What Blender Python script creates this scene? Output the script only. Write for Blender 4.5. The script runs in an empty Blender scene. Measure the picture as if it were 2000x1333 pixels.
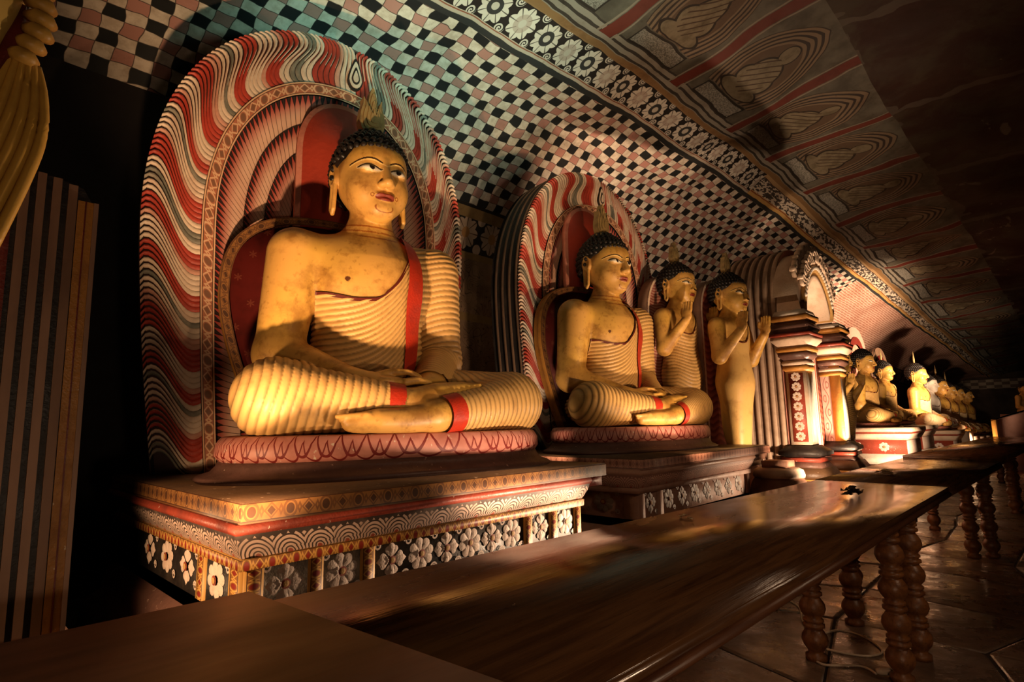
import bpy, bmesh, math, random
import numpy as np
from mathutils import Matrix, Vector
PI = math.pi
scene = bpy.context.scene
COL = scene.collection
rng = np.random.default_rng(7)
random.seed(7)

# ------------------------------------------------------------------ camera
cam_data = bpy.data.cameras.new('camera')
cam_data.sensor_width = 36.0
cam_data.lens = 36.0 * 1100.0 / 2000.0
cam_data.clip_start = 0.05
cam_data.clip_end = 200
cam = bpy.data.objects.new('camera', cam_data)
COL.objects.link(cam)
# rows = world axes expressed in (image right, image down, forward)
_R = ((0.69093546, 0.09223337, 0.7170085), (-0.72272325, 0.11105802, 0.6821563), (-0.01671197, -0.9895247, 0.14339312))
_m = Matrix([[r[0], -r[1], -r[2]] for r in _R]).to_4x4()
_m.translation = (0, 0, 1.25)
cam.matrix_world = _m
scene.camera = cam

# ------------------------------------------------------------------ world, exposure, lamps
world = bpy.data.worlds.new('cave_dark')
scene.world = world
world.use_nodes = True
world.node_tree.nodes['Background'].inputs[0].default_value = (0.25, 0.20, 0.16, 1)
world.node_tree.nodes['Background'].inputs[1].default_value = 0.012
scene.view_settings.view_transform = 'Standard'
scene.view_settings.look = 'None'
scene.view_settings.exposure = 0.12
scene.view_settings.gamma = 1.0
scene.view_settings.use_curve_mapping = False

def lamp(name, kind, loc, power, color, size=0.1, target=None, spot=60, blend=0.5):
    d = bpy.data.lights.new(name, kind)
    d.energy = power
    d.color = color
    if kind == 'SPOT':
        d.spot_size = math.radians(spot)
        d.spot_blend = blend
        d.shadow_soft_size = size
    elif kind == 'AREA':
        d.size = size
    else:
        d.shadow_soft_size = size
    o = bpy.data.objects.new(name, d)
    COL.objects.link(o)
    o.location = loc
    if target is not None:
        o.rotation_euler = (Vector(target) - Vector(loc)).to_track_quat('-Z', 'Y').to_euler()
    return o
WARM = (1.0, 0.59, 0.30)
WARM2 = (1.0, 0.67, 0.42)
# lamps: floor lamps behind the slab, the plinths and the tables, floodlights on the visitors' side, plus added fills
lamp('floor_lamp_left', 'SPOT', (-0.15, 2.30, 0.85), 95, WARM, 0.05, (1.0, 2.65, 0.85), 70, 0.5)
lamp('floor_lamp_corner', 'SPOT', (0.43, 1.69, 0.66), 400, WARM, 0.04, (1.58, 2.78, 2.58), 64, 0.7)
lamp('flood_light_near', 'SPOT', (2.4, -0.60, 0.90), 80, WARM, 0.06, (2.05, 3.0, 2.25), 37, 0.5)
lamp('table_lamp_near', 'SPOT', (2.2, 1.56, 0.74), 60, WARM2, 0.04, (2.0, 2.75, 2.00), 90, 0.35)
lamp('floor_lamp_near', 'SPOT', (3.7, 1.70, 0.45), 260, WARM2, 0.05, (1.4, 2.1, 0.70), 52, 0.6)
lamp('flood_light_second', 'SPOT', (4.4, -0.75, 0.90), 310, WARM, 0.06, (4.65, 3.0, 2.25), 40, 0.5)
lamp('table_lamp_second', 'SPOT', (4.3, 1.47, 0.70), 150, WARM2, 0.04, (4.5, 2.60, 2.30), 74, 0.5)
lamp('floor_lamp_second', 'SPOT', (6.45, 1.42, 0.55), 110, WARM2, 0.05, (4.4, 2.15, 0.78), 50, 0.8)
lamp('floor_lamp_gate', 'SPOT', (5.95, 1.44, 0.70), 125, WARM2, 0.06, (6.7, 2.4, 1.5), 110, 0.7)
lamp('ceiling_fill_behind_nimbus', 'SPOT', (5.15, 4.22, 2.55), 260, WARM2, 0.05, (7.0, 3.7, 4.3), 120, 0.8)  # added hidden fill, brightens the ceiling right of the second nimbus
lamp('floor_lamp_between', 'SPOT', (3.22, 2.50, 0.82), 90, WARM2, 0.05, (4.1, 4.9, 2.5), 60, 0.8)
lamp('floor_lamp_arch', 'SPOT', (7.75, 1.42, 0.62), 330, WARM2, 0.06, (7.45, 2.3, 2.0), 110, 0.7)
lamp('floor_lamp_far', 'SPOT', (9.6, 1.22, 0.77), 230, WARM2, 0.08, (11.6, 2.5, 1.4), 90, 0.7)
lamp('ceiling_fill_far', 'SPOT', (11.4, -1.2, 1.2), 4300, WARM2, 0.10, (14.2, 2.9, 2.9), 46, 0.8)  # added fill, washes the brick-painted ceiling above the far row
lamp('floor_lamp_end', 'SPOT', (15.2, 1.02, 0.5), 220, WARM2, 0.08, (16.5, 2.2, 1.3), 110, 0.7)
lamp('teal_ceiling_spot', 'SPOT', (2.2, -2.6, 1.4), 1700, (0.40, 0.95, 0.78), 0.4, (2.8, 3.2, 5.2), 36, 0.9)  # cool spot from an unseen source behind the viewer, aimed at the ceiling
lamp('fill_behind_visitor', 'POINT', (0.3, -0.9, 0.86), 36, WARM2, 0.10)  # added fill for the striped slab; no lantern stands there
lamp('table_fill_spot', 'SPOT', (3.0, -1.4, 2.5), 45, WARM2, 0.10, (2.8, 0.8, 0.7), 80, 0.8)  # added downward fill for the table tops; no pendant hangs here


# ------------------------------------------------------------------ mesh helpers
def link(o, parent=None):
    COL.objects.link(o)
    if parent is not None:
        o.parent = parent
    return o

def tag(o, label=None, cat=None, group=None, kind=None):
    if label: o['label'] = label
    if cat: o['category'] = cat
    if group: o['group'] = group
    if kind: o['kind'] = kind
    return o

def thing(name, label, cat, loc=(0, 0, 0), rz=0.0, group=None, scale=1.0):
    o = bpy.data.objects.new(name, None)
    o.empty_display_size = 0.1
    COL.objects.link(o)
    o.location = loc
    o.rotation_euler = (0, 0, rz)
    o.scale = (scale,) * 3
    return tag(o, label, cat, group)

def mesh(name, V, F, mats=None, mi=None, uv=None, smooth=False, col=None):
    """V (n,3), F list of index tuples or (m,k) array, uv per loop list, col per vertex (n,3)"""
    me = bpy.data.meshes.new(name)
    V = np.asarray(V, dtype=np.float32)
    if isinstance(F, np.ndarray):
        k = F.shape[1]
        flat = F.reshape(-1)
        starts = np.arange(len(F)) * k
        nl = len(flat)
        nf = len(F)
    else:
        flat = np.fromiter((i for f in F for i in f), dtype=np.int32)
        lens = np.fromiter((len(f) for f in F), dtype=np.int32)
        starts = np.concatenate([[0], np.cumsum(lens)[:-1]]) if len(lens) else lens
        nl = len(flat)
        nf = len(F)
    me.vertices.add(len(V))
    me.vertices.foreach_set('co', V.reshape(-1))
    me.loops.add(nl)
    me.loops.foreach_set('vertex_index', np.asarray(flat, dtype=np.int32))
    me.polygons.add(nf)
    me.polygons.foreach_set('loop_start', np.asarray(starts, dtype=np.int32))
    if mats is not None:
        for m in (mats if isinstance(mats, (list, tuple)) else [mats]):
            me.materials.append(m)
    if mi is not None:
        me.polygons.foreach_set('material_index', np.asarray(mi, dtype=np.int32))
    if uv is not None:
        l = me.uv_layers.new(name='UVMap')
        l.data.foreach_set('uv', np.asarray(uv, dtype=np.float32).reshape(-1))
    if col is not None:
        a = me.color_attributes.new('paint', 'FLOAT_COLOR', 'POINT')
        c = np.ones((len(V), 4), dtype=np.float32)
        c[:, :3] = col
        a.data.foreach_set('color', c.reshape(-1))
    me.update(calc_edges=True)
    me.validate()
    if smooth:
        me.polygons.foreach_set('use_smooth', np.ones(len(me.polygons), dtype=bool))
    return me

def obj(name, me, parent=None, loc=None, rz=None):
    o = bpy.data.objects.new(name, me)
    link(o, parent)
    if loc is not None: o.location = loc
    if rz is not None: o.rotation_euler = (0, 0, rz)
    return o

class MB:
    """collects shapes into one mesh"""
    def __init__(s):
        s.V = []; s.F = []; s.M = []; s.U = []
    def add(s, V, F, m=0, uv=None):
        b = len(s.V)
        s.V.extend([tuple(v) for v in V])
        for k, f in enumerate(F):
            s.F.append(tuple(i + b for i in f))
            s.M.append(m)
            s.U.extend(uv[k] if uv else [(0, 0)] * len(f))
        return s
    def box(s, x0, x1, y0, y1, z0, z1, m=0):
        V = [(x, y, z) for z in (z0, z1) for y in (y0, y1) for x in (x0, x1)]
        F = [(0, 2, 3, 1), (4, 5, 7, 6), (0, 1, 5, 4), (2, 6, 7, 3), (0, 4, 6, 2), (1, 3, 7, 5)]
        uv = []
        for f in F:
            P = [V[i] for i in f]
            if f in (F[0], F[1]): uv.append([(p[0], p[1]) for p in P])
            elif f in (F[2], F[3]): uv.append([(p[0], p[2]) for p in P])
            else: uv.append([(p[1], p[2]) for p in P])
        return s.add(V, F, m, uv)
    def sweep_rect(s, prof, x0, x1, y0, y1, m=0, cap=False, vlen=None, sides=4):
        """prof [(offset out, z)...] from bottom to top around a rectangle; uv = (metres along, 0..1 up)"""
        n = len(prof)
        V = []
        for (o, z) in prof:
            V += [(x0 - o, y0 - o, z), (x1 + o, y0 - o, z), (x1 + o, y1 + o, z), (x0 - o, y1 + o, z)]
        L = [0.0]
        for k in range(n - 1):
            L.append(L[-1] + math.hypot(prof[k + 1][0] - prof[k][0], prof[k + 1][1] - prof[k][1]))
        T = L[-1] or 1
        F = []; uv = []
        w = [x1 - x0, y1 - y0, x1 - x0, y1 - y0]
        for k in range(n - 1):
            for c in range(4):
                d = (c + 1) % 4
                F.append((k * 4 + c, k * 4 + d, (k + 1) * 4 + d, (k + 1) * 4 + c))
                uv.append([(0, L[k] / T), (w[c], L[k] / T), (w[c], L[k + 1] / T), (0, L[k + 1] / T)])
        if cap:
            b = (n - 1) * 4
            F.append((b, b + 1, b + 2, b + 3)); uv.append([(V[b + i][0], V[b + i][1]) for i in range(4)])
            F.append((3, 2, 1, 0)); uv.append([(V[i][0], V[i][1]) for i in (3, 2, 1, 0)])
        return s.add(V, F, m, uv)
    def lathe(s, prof, n=24, c=(0, 0, 0), m=0, sx=1.0, sy=1.0, cap=True, expo=None):
        V = []; F = []; uv = []
        for (r, z) in prof:
            for k in range(n):
                a = 2 * PI * k / n
                ca, sa = math.cos(a), math.sin(a)
                if expo:
                    ca = math.copysign(abs(ca) ** expo, ca); sa = math.copysign(abs(sa) ** expo, sa)
                V.append((c[0] + r * sx * ca, c[1] + r * sy * sa, c[2] + z))
        for j in range(len(prof) - 1):
            for k in range(n):
                d = (k + 1) % n
                F.append((j * n + k, j * n + d, (j + 1) * n + d, (j + 1) * n + k))
                v0, v1 = j / (len(prof) - 1), (j + 1) / (len(prof) - 1)
                uv.append([(k / n, v0), ((k + 1) / n, v0), ((k + 1) / n, v1), (k / n, v1)])
        if cap:
            b = (len(prof) - 1) * n
            F.append(tuple(range(b, b + n))); uv.append([(0.5, 1)] * n)
            F.append(tuple(range(n - 1, -1, -1))); uv.append([(0.5, 0)] * n)
        return s.add(V, F, m, uv)
    def prism(s, poly, t, m=0, origin=(0, 0, 0), ax=(1, 0, 0), ay=(0, 0, 1), mside=None):
        """extrude polygon (list of 2d) by t along the normal ax x ay"""
        A = Vector(ax); B = Vector(ay); N = A.cross(B); O = Vector(origin)
        n = len(poly)
        V = [O + A * p[0] + B * p[1] for p in poly] + [O + A * p[0] + B * p[1] + N * t for p in poly]
        s.add(V[n:], [tuple(range(n))], m, [[tuple(p) for p in poly]])
        F = []
        V2 = V
        for k in range(n):
            d = (k + 1) % n
            F.append((k, d, n + d, n + k))
        s.add(V2, F, m if mside is None else mside)
        return s
    def tube(s, pts, r, n=8, m=0, cap=True):
        P = [Vector(p) for p in pts]
        R = r if isinstance(r, (list, tuple)) else [r] * len(P)
        up = Vector((0, 0, 1))
        V = []; F = []
        for i, p in enumerate(P):
            t = (P[min(i + 1, len(P) - 1)] - P[max(i - 1, 0)]).normalized()
            a = t.cross(up)
            if a.length < 1e-3: a = t.cross(Vector((0, 1, 0)))
            a.normalize(); b = t.cross(a)
            for k in range(n):
                q = 2 * PI * k / n
                V.append(p + (a * math.cos(q) + b * math.sin(q)) * R[i])
        for i in range(len(P) - 1):
            for k in range(n):
                d = (k + 1) % n
                F.append((i * n + k, (i + 1) * n + k, (i + 1) * n + d, i * n + d))
        if cap:
            F.append(tuple(range(n))); F.append(tuple(range(len(P) * n - 1, (len(P) - 1) * n - 1, -1)))
        return s.add(V, F, m)
    def build(s, name, mats, smooth=False):
        me = mesh(name, s.V, s.F, mats, s.M, s.U, smooth)
        return me

def copy_tree(o, parent=None):
    c = o.copy()
    COL.objects.link(c)
    c.parent = parent
    for ch in list(o.children):
        copy_tree(ch, c)
    return c

# ------------------------------------------------------------------ node expression helper
class NX:
    """a shader value that builds Math nodes when used in arithmetic"""
    nt = None
    def __init__(s, sock): s.s = sock
    @staticmethod
    def m(op, *a):
        n = NX.nt.nodes.new('ShaderNodeMath')
        n.operation = op
        for i, v in enumerate(a):
            if isinstance(v, NX): NX.nt.links.new(v.s, n.inputs[i])
            else: n.inputs[i].default_value = float(v)
        return NX(n.outputs[0])
    def __add__(a, b): return NX.m('ADD', a, b)
    __radd__ = __add__
    def __sub__(a, b): return NX.m('SUBTRACT', a, b)
    def __rsub__(a, b): return NX.m('SUBTRACT', b, a)
    def __mul__(a, b): return NX.m('MULTIPLY', a, b)
    __rmul__ = __mul__
    def __truediv__(a, b): return NX.m('DIVIDE', a, b)
    def __rtruediv__(a, b): return NX.m('DIVIDE', b, a)
    def __neg__(a): return NX.m('MULTIPLY', a, -1.0)
def n_abs(a): return NX.m('ABSOLUTE', a)
def n_floor(a): return NX.m('FLOOR', a)
def n_fract(a): return NX.m('FRACT', a)
def n_sin(a): return NX.m('SINE', a)
def n_cos(a): return NX.m('COSINE', a)
def n_min(a, b): return NX.m('MINIMUM', a, b)
def n_max(a, b): return NX.m('MAXIMUM', a, b)
def n_sqrt(a): return NX.m('SQRT', a)
def n_pow(a, b): return NX.m('POWER', a, b)
def n_atan2(a, b): return NX.m('ARCTAN2', a, b)
def n_gt(a, b): return NX.m('GREATER_THAN', a, b)
def n_lt(a, b): return NX.m('LESS_THAN', a, b)
def n_len(a, b): return n_sqrt(a * a + b * b)
def n_mod(a, b): return NX.m('FLOORED_MODULO', a, b)
def n_ss(a, lo, hi):
    n = NX.nt.nodes.new('ShaderNodeMapRange')
    n.interpolation_type = 'SMOOTHSTEP'
    n.inputs['From Min'].default_value = lo
    n.inputs['From Max'].default_value = hi
    NX.nt.links.new(a.s, n.inputs['Value'])
    return NX(n.outputs[0])
def n_mix(f, a, b):
    n = NX.nt.nodes.new('ShaderNodeMix')
    n.data_type = 'RGBA'
    n.clamp_factor = True
    for sock, v in ((n.inputs[0], f), (n.inputs[6], a), (n.inputs[7], b)):
        if isinstance(v, NX): NX.nt.links.new(v.s, sock)
        elif isinstance(v, (tuple, list)): sock.default_value = (*v[:3], 1)
        else: sock.default_value = v
    return NX(n.outputs[2])
def n_mul(a, b, f=1.0):
    n = NX.nt.nodes.new('ShaderNodeMix')
    n.data_type = 'RGBA'; n.blend_type = 'MULTIPLY'
    for sock, v in ((n.inputs[0], f), (n.inputs[6], a), (n.inputs[7], b)):
        if isinstance(v, NX): NX.nt.links.new(v.s, sock)
        elif isinstance(v, (tuple, list)): sock.default_value = (*v[:3], 1)
        else: sock.default_value = v
    return NX(n.outputs[2])
def n_uv():
    n = NX.nt.nodes.new('ShaderNodeTexCoord')
    x = NX.nt.nodes.new('ShaderNodeSeparateXYZ')
    NX.nt.links.new(n.outputs['UV'], x.inputs[0])
    return NX(x.outputs[0]), NX(x.outputs[1])
def n_objco():
    n = NX.nt.nodes.new('ShaderNodeTexCoord')
    return n.outputs['Object']
def n_vec(a, b, c=0.0):
    n = NX.nt.nodes.new('ShaderNodeCombineXYZ')
    for i, v in enumerate((a, b, c)):
        if isinstance(v, NX): NX.nt.links.new(v.s, n.inputs[i])
        else: n.inputs[i].default_value = v
    return n.outputs[0]
def n_noise(scale, detail=3, vec=None, rough=0.6, stretch=None, dist=0.0):
    v = vec if vec is not None else n_objco()
    if stretch:
        mp = NX.nt.nodes.new('ShaderNodeMapping')
        mp.inputs['Scale'].default_value = stretch
        NX.nt.links.new(v, mp.inputs[0]); v = mp.outputs[0]
    n = NX.nt.nodes.new('ShaderNodeTexNoise')
    n.inputs['Scale'].default_value = scale
    n.inputs['Detail'].default_value = detail
    n.inputs['Roughness'].default_value = rough
    n.inputs['Distortion'].default_value = dist
    NX.nt.links.new(v, n.inputs['Vector'])
    return NX(n.outputs[0])
def n_attr(name):
    n = NX.nt.nodes.new('ShaderNodeVertexColor')
    n.layer_name = name
    return NX(n.outputs[0])

def material(name, fn, rough=0.6, spec=0.3, bump=None):
    """fn() returns colour (tuple or NX); may return (colour, rough NX, height NX)"""
    m = bpy.data.materials.new(name)
    m.use_nodes = True
    NX.nt = m.node_tree
    b = m.node_tree.nodes['Principled BSDF']
    r = fn() if callable(fn) else fn
    ro, he = None, None
    if isinstance(r, tuple) and len(r) == 3 and any(isinstance(q, NX) for q in r):
        r, ro, he = r
    if isinstance(r, NX): m.node_tree.links.new(r.s, b.inputs['Base Color'])
    else: b.inputs['Base Color'].default_value = (*r[:3], 1)
    b.inputs['Roughness'].default_value = rough
    b.inputs['Specular IOR Level'].default_value = spec
    if isinstance(ro, NX): m.node_tree.links.new(ro.s, b.inputs['Roughness'])
    if isinstance(he, NX):
        n = m.node_tree.nodes.new('ShaderNodeBump')
        n.inputs['Strength'].default_value = bump or 0.3
        n.inputs['Distance'].default_value = 0.01
        m.node_tree.links.new(he.s, n.inputs['Height'])
        m.node_tree.links.new(n.outputs[0], b.inputs['Normal'])
    return m

def worn(c, c2=None, scale=6.0, amt=0.6, rough=0.6, spec=0.3, chips=None, bump=0.25):
    """painted plaster: colour c mottled towards c2, optional pale chips"""
    c2 = c2 or tuple(x * 0.45 for x in c)
    def fn():
        n = n_noise(scale, 4)
        col = n_mix(n_ss(n, 0.42, 0.75) * amt, c, c2)
        f = n_noise(scale * 9, 2)
        col = n_mix(n_ss(f, 0.55, 0.8) * (amt * 0.5), col, c2)
        if chips:
            k = n_noise(scale * 6, 3)
            col = n_mix(n_ss(k, 0.69, 0.72), col, chips)
        return (col, n_ss(n, 0.2, 0.9) * 0.25 + (rough - 0.12), f)
    return fn
def worn_mat(name, c, c2=None, **k):
    kk = dict(rough=k.pop('rough', 0.6), spec=k.pop('spec', 0.3))
    b = k.pop('bump', 0.25)
    return material(name, worn(c, c2, rough=kk['rough'], **k), kk['rough'], kk['spec'], b)

# ------------------------------------------------------------------ materials
MAT = {}
def skin_fn():
    a = n_attr('paint')
    n = n_noise(5.0, 5, rough=0.65)
    n2 = n_noise(22.0, 3)
    c = n_mix(n_ss(n, 0.46, 0.68) * 0.75, a, n_mul(a, (0.40, 0.29, 0.18)))
    c = n_mix(n_ss(n_noise(2.2, 2), 0.45, 0.70) * 0.5, c, n_mul(c, (1.0, 1.12, 0.6)))
    c = n_mix(n_ss(n2, 0.57, 0.72) * 0.55, c, n_mul(c, (0.45, 0.34, 0.24)))
    return (c, n_ss(n, 0.2, 0.9) * 0.25 + 0.33, n2)
MAT['gold_skin'] = material('gold_skin', skin_fn, 0.45, 0.4, 0.12)
def robe_fn():
    a = n_attr('paint')
    n = n_noise(7.0, 4)
    c = n_mix(n_ss(n, 0.5, 0.75) * 0.55, a, n_mul(a, (0.5, 0.40, 0.30)))
    return (c, n_ss(n, 0.2, 0.9) * 0.25 + 0.36, n_noise(60, 2))
MAT['gold_robe'] = material('gold_robe', robe_fn, 0.5, 0.35, 0.12)
MAT['red_cloth'] = worn_mat('red_cloth', (0.42, 0.030, 0.012), (0.20, 0.02, 0.012), scale=8, rough=0.42)
MAT['dark_red_line'] = worn_mat('dark_red_line', (0.10, 0.012, 0.006), rough=0.5)
MAT['hair'] = worn_mat('hair', (0.010, 0.008, 0.007), (0.03, 0.02, 0.015), rough=0.45, spec=0.4)
MAT['finial'] = worn_mat('finial', (0.34, 0.24, 0.10), (0.05, 0.04, 0.025), scale=14, rough=0.5)
# painted surfaces -----------------------------------------------------------
CREAM = (0.66, 0.50, 0.36); PINK = (0.60, 0.30, 0.22); RED = (0.42, 0.045, 0.025); BLACK = (0.014, 0.011, 0.010)
GOLD = (0.50, 0.25, 0.045); GREY = (0.20, 0.19, 0.16); BROWN = (0.10, 0.05, 0.03)
MAT['flame_red'] = worn_mat('flame_red', (0.42, 0.055, 0.035), (0.22, 0.03, 0.02), scale=9, rough=0.5)
MAT['flame_white'] = worn_mat('flame_white', (0.66, 0.54, 0.42), (0.46, 0.30, 0.22), scale=9, rough=0.55)
MAT['flame_pink'] = worn_mat('flame_pink', (0.56, 0.30, 0.22), (0.38, 0.16, 0.11), scale=9, rough=0.55)
MAT['flame_grey'] = worn_mat('flame_grey', (0.16, 0.16, 0.13), (0.42, 0.36, 0.28), scale=9, rough=0.55)
MAT['groove_dark'] = worn_mat('groove_dark', (0.035, 0.014, 0.010), rough=0.7)
MAT['black_paint'] = worn_mat('black_paint', BLACK, (0.05, 0.035, 0.025), scale=7, rough=0.55)
MAT['brown_stripe'] = worn_mat('brown_stripe', (0.20, 0.12, 0.075), (0.07, 0.04, 0.025), scale=7, rough=0.6)
MAT['rib_brown'] = worn_mat('rib_brown', (0.44, 0.31, 0.22), (0.24, 0.155, 0.10), scale=7, rough=0.6)
MAT['red_panel'] = worn_mat('red_panel', (0.44, 0.055, 0.03), (0.26, 0.03, 0.018), scale=4, rough=0.42, spec=0.4)
MAT['pink_edge'] = worn_mat('pink_edge', (0.62, 0.25, 0.18), (0.45, 0.10, 0.07), scale=5, rough=0.5)
def throne_fn():
    u, v = n_uv()
    base = n_mix(n_ss(n_noise(5, 3), 0.4, 0.7), (0.10, 0.010, 0.008), (0.045, 0.006, 0.005))
    cu = n_fract(u * 7.0 + 0.5 * n_mod(n_floor(v * 7.0), 2.0)) - 0.5; cv = n_fract(v * 7.0) - 0.5
    r = n_len(cu, cv); a = n_atan2(cu, cv)
    return n_mix(n_lt(r, 0.10 + 0.06 * n_cos(a * 6.0)) * 0.30, base, (0.30, 0.09, 0.05))
MAT['throne_red'] = material('throne_red', throne_fn, 0.5, 0.3)
def chain_fn(c0, c1, c2, rep, vlines=0.10):
    def fn():
        u, v = n_uv()
        q = u * rep
        cu = n_fract(q) - 0.5; cv = (v - 0.5) * 1.0
        odd = n_mod(n_floor(q), 2.0)
        r = n_len(cu, cv * 0.9)
        dia = n_abs(cu) + n_abs(cv) * 1.0
        shape = r * (1.0 - odd) + dia * odd
        line = n_lt(n_abs(shape - 0.34), 0.055)
        fill = n_lt(shape, 0.22)
        x = n_lt(n_abs(n_abs(cu) - n_abs(cv) * 0.5 - 0.40), 0.05)
        c = n_mix(n_ss(n_noise(14, 3), 0.45, 0.7) * 0.5, c0, tuple(k * 0.45 for k in c0))
        c = n_mix(n_max(line, x), c, c1)
        c = n_mix(fill, c, c2)
        edge = n_max(n_lt(v, vlines), n_gt(v, 1 - vlines))
        c = n_mix(edge, c, c1)
        c = n_mix(n_max(n_lt(n_abs(v - vlines), 0.025), n_lt(n_abs(v - 1 + vlines), 0.025)), c, (0.05, 0.02, 0.01))
        return (c, n_noise(20, 2) * 0.2 + 0.4, line + x)
    return fn
MAT['chain_cream'] = material('chain_cream', chain_fn((0.40, 0.15, 0.085), (0.66, 0.42, 0.26), (0.20, 0.10, 0.06), 11.0, 0.13), 0.5, 0.3, 0.4)
MAT['chain_gold'] = material('chain_gold', chain_fn((0.24, 0.10, 0.025), (0.52, 0.28, 0.07), (0.20, 0.02, 0.012), 22.0, 0.14), 0.45, 0.35, 0.4)
MAT['chain_dark'] = material('chain_dark', chain_fn((0.22, 0.10, 0.03), (0.12, 0.05, 0.018), (0.06, 0.025, 0.012), 14.0, 0.10), 0.5, 0.3, 0.4)
MAT['chain_rose'] = material('chain_rose', chain_fn((0.34, 0.16, 0.10), (0.22, 0.09, 0.055), (0.14, 0.05, 0.03), 18.0, 0.10), 0.55, 0.3, 0.4)
def tier_fn(rep):
    def fn():
        u, v = n_uv()        # v 0 inner .. 1 outer
        q = n_abs(n_fract(u * rep) - 0.5) * 2.0
        c = n_mix(n_ss(v, 0.25, 0.95), (0.66, 0.44, 0.33), (0.36, 0.045, 0.035))
        c = n_mix(n_ss(n_noise(4, 3), 0.45, 0.7) * 0.35, c, (0.42, 0.16, 0.11))
        tooth = n_gt(v - 0.62, (1.0 - q) * 0.42)
        c = n_mix(tooth, c, (0.018, 0.012, 0.011))
        c = n_mix(n_gt(q, 0.88) * 0.85, c, (0.05, 0.025, 0.02))
        return c
    return fn
MAT['tier'] = material('tier', tier_fn(30.0), 0.55, 0.3)
def petal_band_fn(bg, fg, rep):
    def fn():
        u, v = n_uv()
        a = n_fract(u * rep) - 0.5
        d = n_len(a * 1.15, v * 0.75 - 0.02)
        d2 = d * 1.0
        lines = n_gt(n_sin(d2 * 46.0), 0.35)
        top = n_lt(v, 0.93 - 0.16 * n_abs(n_sin(a * 12.0)))
        c = n_mix(lines, fg, bg)
        c = n_mix(n_lt(d, 0.10), c, (0.30, 0.06, 0.03))
        c = n_mix(top, bg, c)
        return n_mix(n_ss(n_noise(9, 3), 0.45, 0.75) * 0.5, c, tuple(0.4 * k for k in fg))
    return fn
MAT['petal_band'] = material('petal_band', petal_band_fn((0.05, 0.035, 0.03), (0.56, 0.40, 0.32), 8.5), 0.6, 0.3)
MAT['petal_band_rose'] = material('petal_band_rose', petal_band_fn((0.20, 0.09, 0.06), (0.44, 0.24, 0.17), 9.0), 0.6, 0.3)
def lotus_fn():
    u, v = n_uv()
    q = u * 44.0
    r1 = n_len((n_fract(q) - 0.5) * 1.0, (v - 1.0) * 0.62)
    r2 = n_len((n_fract(q + 0.5) - 0.5) * 1.0, (v - 1.0) * 0.62)
    l = n_max(n_lt(n_abs(r1 - 0.52), 0.026), n_lt(n_abs(r2 - 0.60), 0.020))
    base = n_mix(n_ss(n_noise(6, 4), 0.4, 0.7), (0.52, 0.22, 0.17), (0.36, 0.13, 0.10))
    base = n_mix(n_ss(n_noise(30, 2), 0.66, 0.72), base, (0.62, 0.5, 0.4))
    return n_mix(l, base, (0.16, 0.015, 0.012))
MAT['lotus_pink'] = material('lotus_pink', lotus_fn, 0.5, 0.35)
MAT['mauve_base'] = worn_mat('mauve_base', (0.13, 0.065, 0.050), (0.06, 0.03, 0.022), scale=5, rough=0.45, chips=(0.5, 0.34, 0.26))
MAT['plinth_top'] = worn_mat('plinth_top', (0.085, 0.045, 0.022), (0.03, 0.016, 0.01), scale=4, rough=0.5, chips=(0.30, 0.20, 0.13))
MAT['red_band'] = worn_mat('red_band', (0.27, 0.045, 0.025), (0.10, 0.02, 0.014), scale=6, rough=0.5, chips=(0.55, 0.42, 0.34))
MAT['rose_stone'] = worn_mat('rose_stone', (0.33, 0.17, 0.11), (0.16, 0.075, 0.05), scale=6, rough=0.6)
MAT['flower_white'] = worn_mat('flower_white', (0.60, 0.48, 0.40), (0.40, 0.26, 0.20), scale=12, rough=0.6)
MAT['flower_grey'] = worn_mat('flower_grey', (0.34, 0.27, 0.22), (0.20, 0.13, 0.10), scale=12, rough=0.6)
MAT['flower_red'] = worn_mat('flower_red', (0.26, 0.06, 0.035), rough=0.6)
MAT['flower_heart'] = worn_mat('flower_heart', (0.52, 0.30, 0.10), rough=0.6)
MAT['cream_plaster'] = worn_mat('cream_plaster', (0.66, 0.50, 0.37), (0.46, 0.29, 0.19), scale=7, rough=0.6)
MAT['white_plaster'] = worn_mat('white_plaster', (0.68, 0.60, 0.50), (0.45, 0.36, 0.28), scale=5, rough=0.6)
MAT['ochre'] = worn_mat('ochre', (0.52, 0.24, 0.05), (0.30, 0.12, 0.03), scale=5, rough=0.55)
MAT['gold_trim'] = worn_mat('gold_trim', (0.40, 0.18, 0.035), (0.16, 0.06, 0.015), scale=9, rough=0.5, chips=(0.55, 0.42, 0.28))
def slab_grey_fn():
    return n_mix(n_ss(n_noise(6, 4, stretch=(1, 1, 0.25)), 0.35, 0.7), (0.25, 0.14, 0.09), (0.13, 0.07, 0.045))
MAT['slab_grey'] = material('slab_grey', slab_grey_fn, 0.55, 0.3)
MAT['maroon'] = worn_mat('maroon', (0.13, 0.018, 0.012), rough=0.5)
def wavy_fn(c0, c1, rep):
    def fn():
        u, v = n_uv()
        w = n_fract(v * rep + 0.25 * n_sin(u * 26.0) + n_noise(3, 2) * 0.6)
        return n_mix(n_ss(w, 0.25, 0.75), c0, c1)
    return fn
MAT['wavy_red'] = material('wavy_red', wavy_fn((0.40, 0.10, 0.055), (0.22, 0.04, 0.025), 14.0), 0.5, 0.3)
MAT['wavy_white'] = material('wavy_white', wavy_fn((0.60, 0.36, 0.28), (0.40, 0.10, 0.08), 30.0), 0.55, 0.3)
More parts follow.
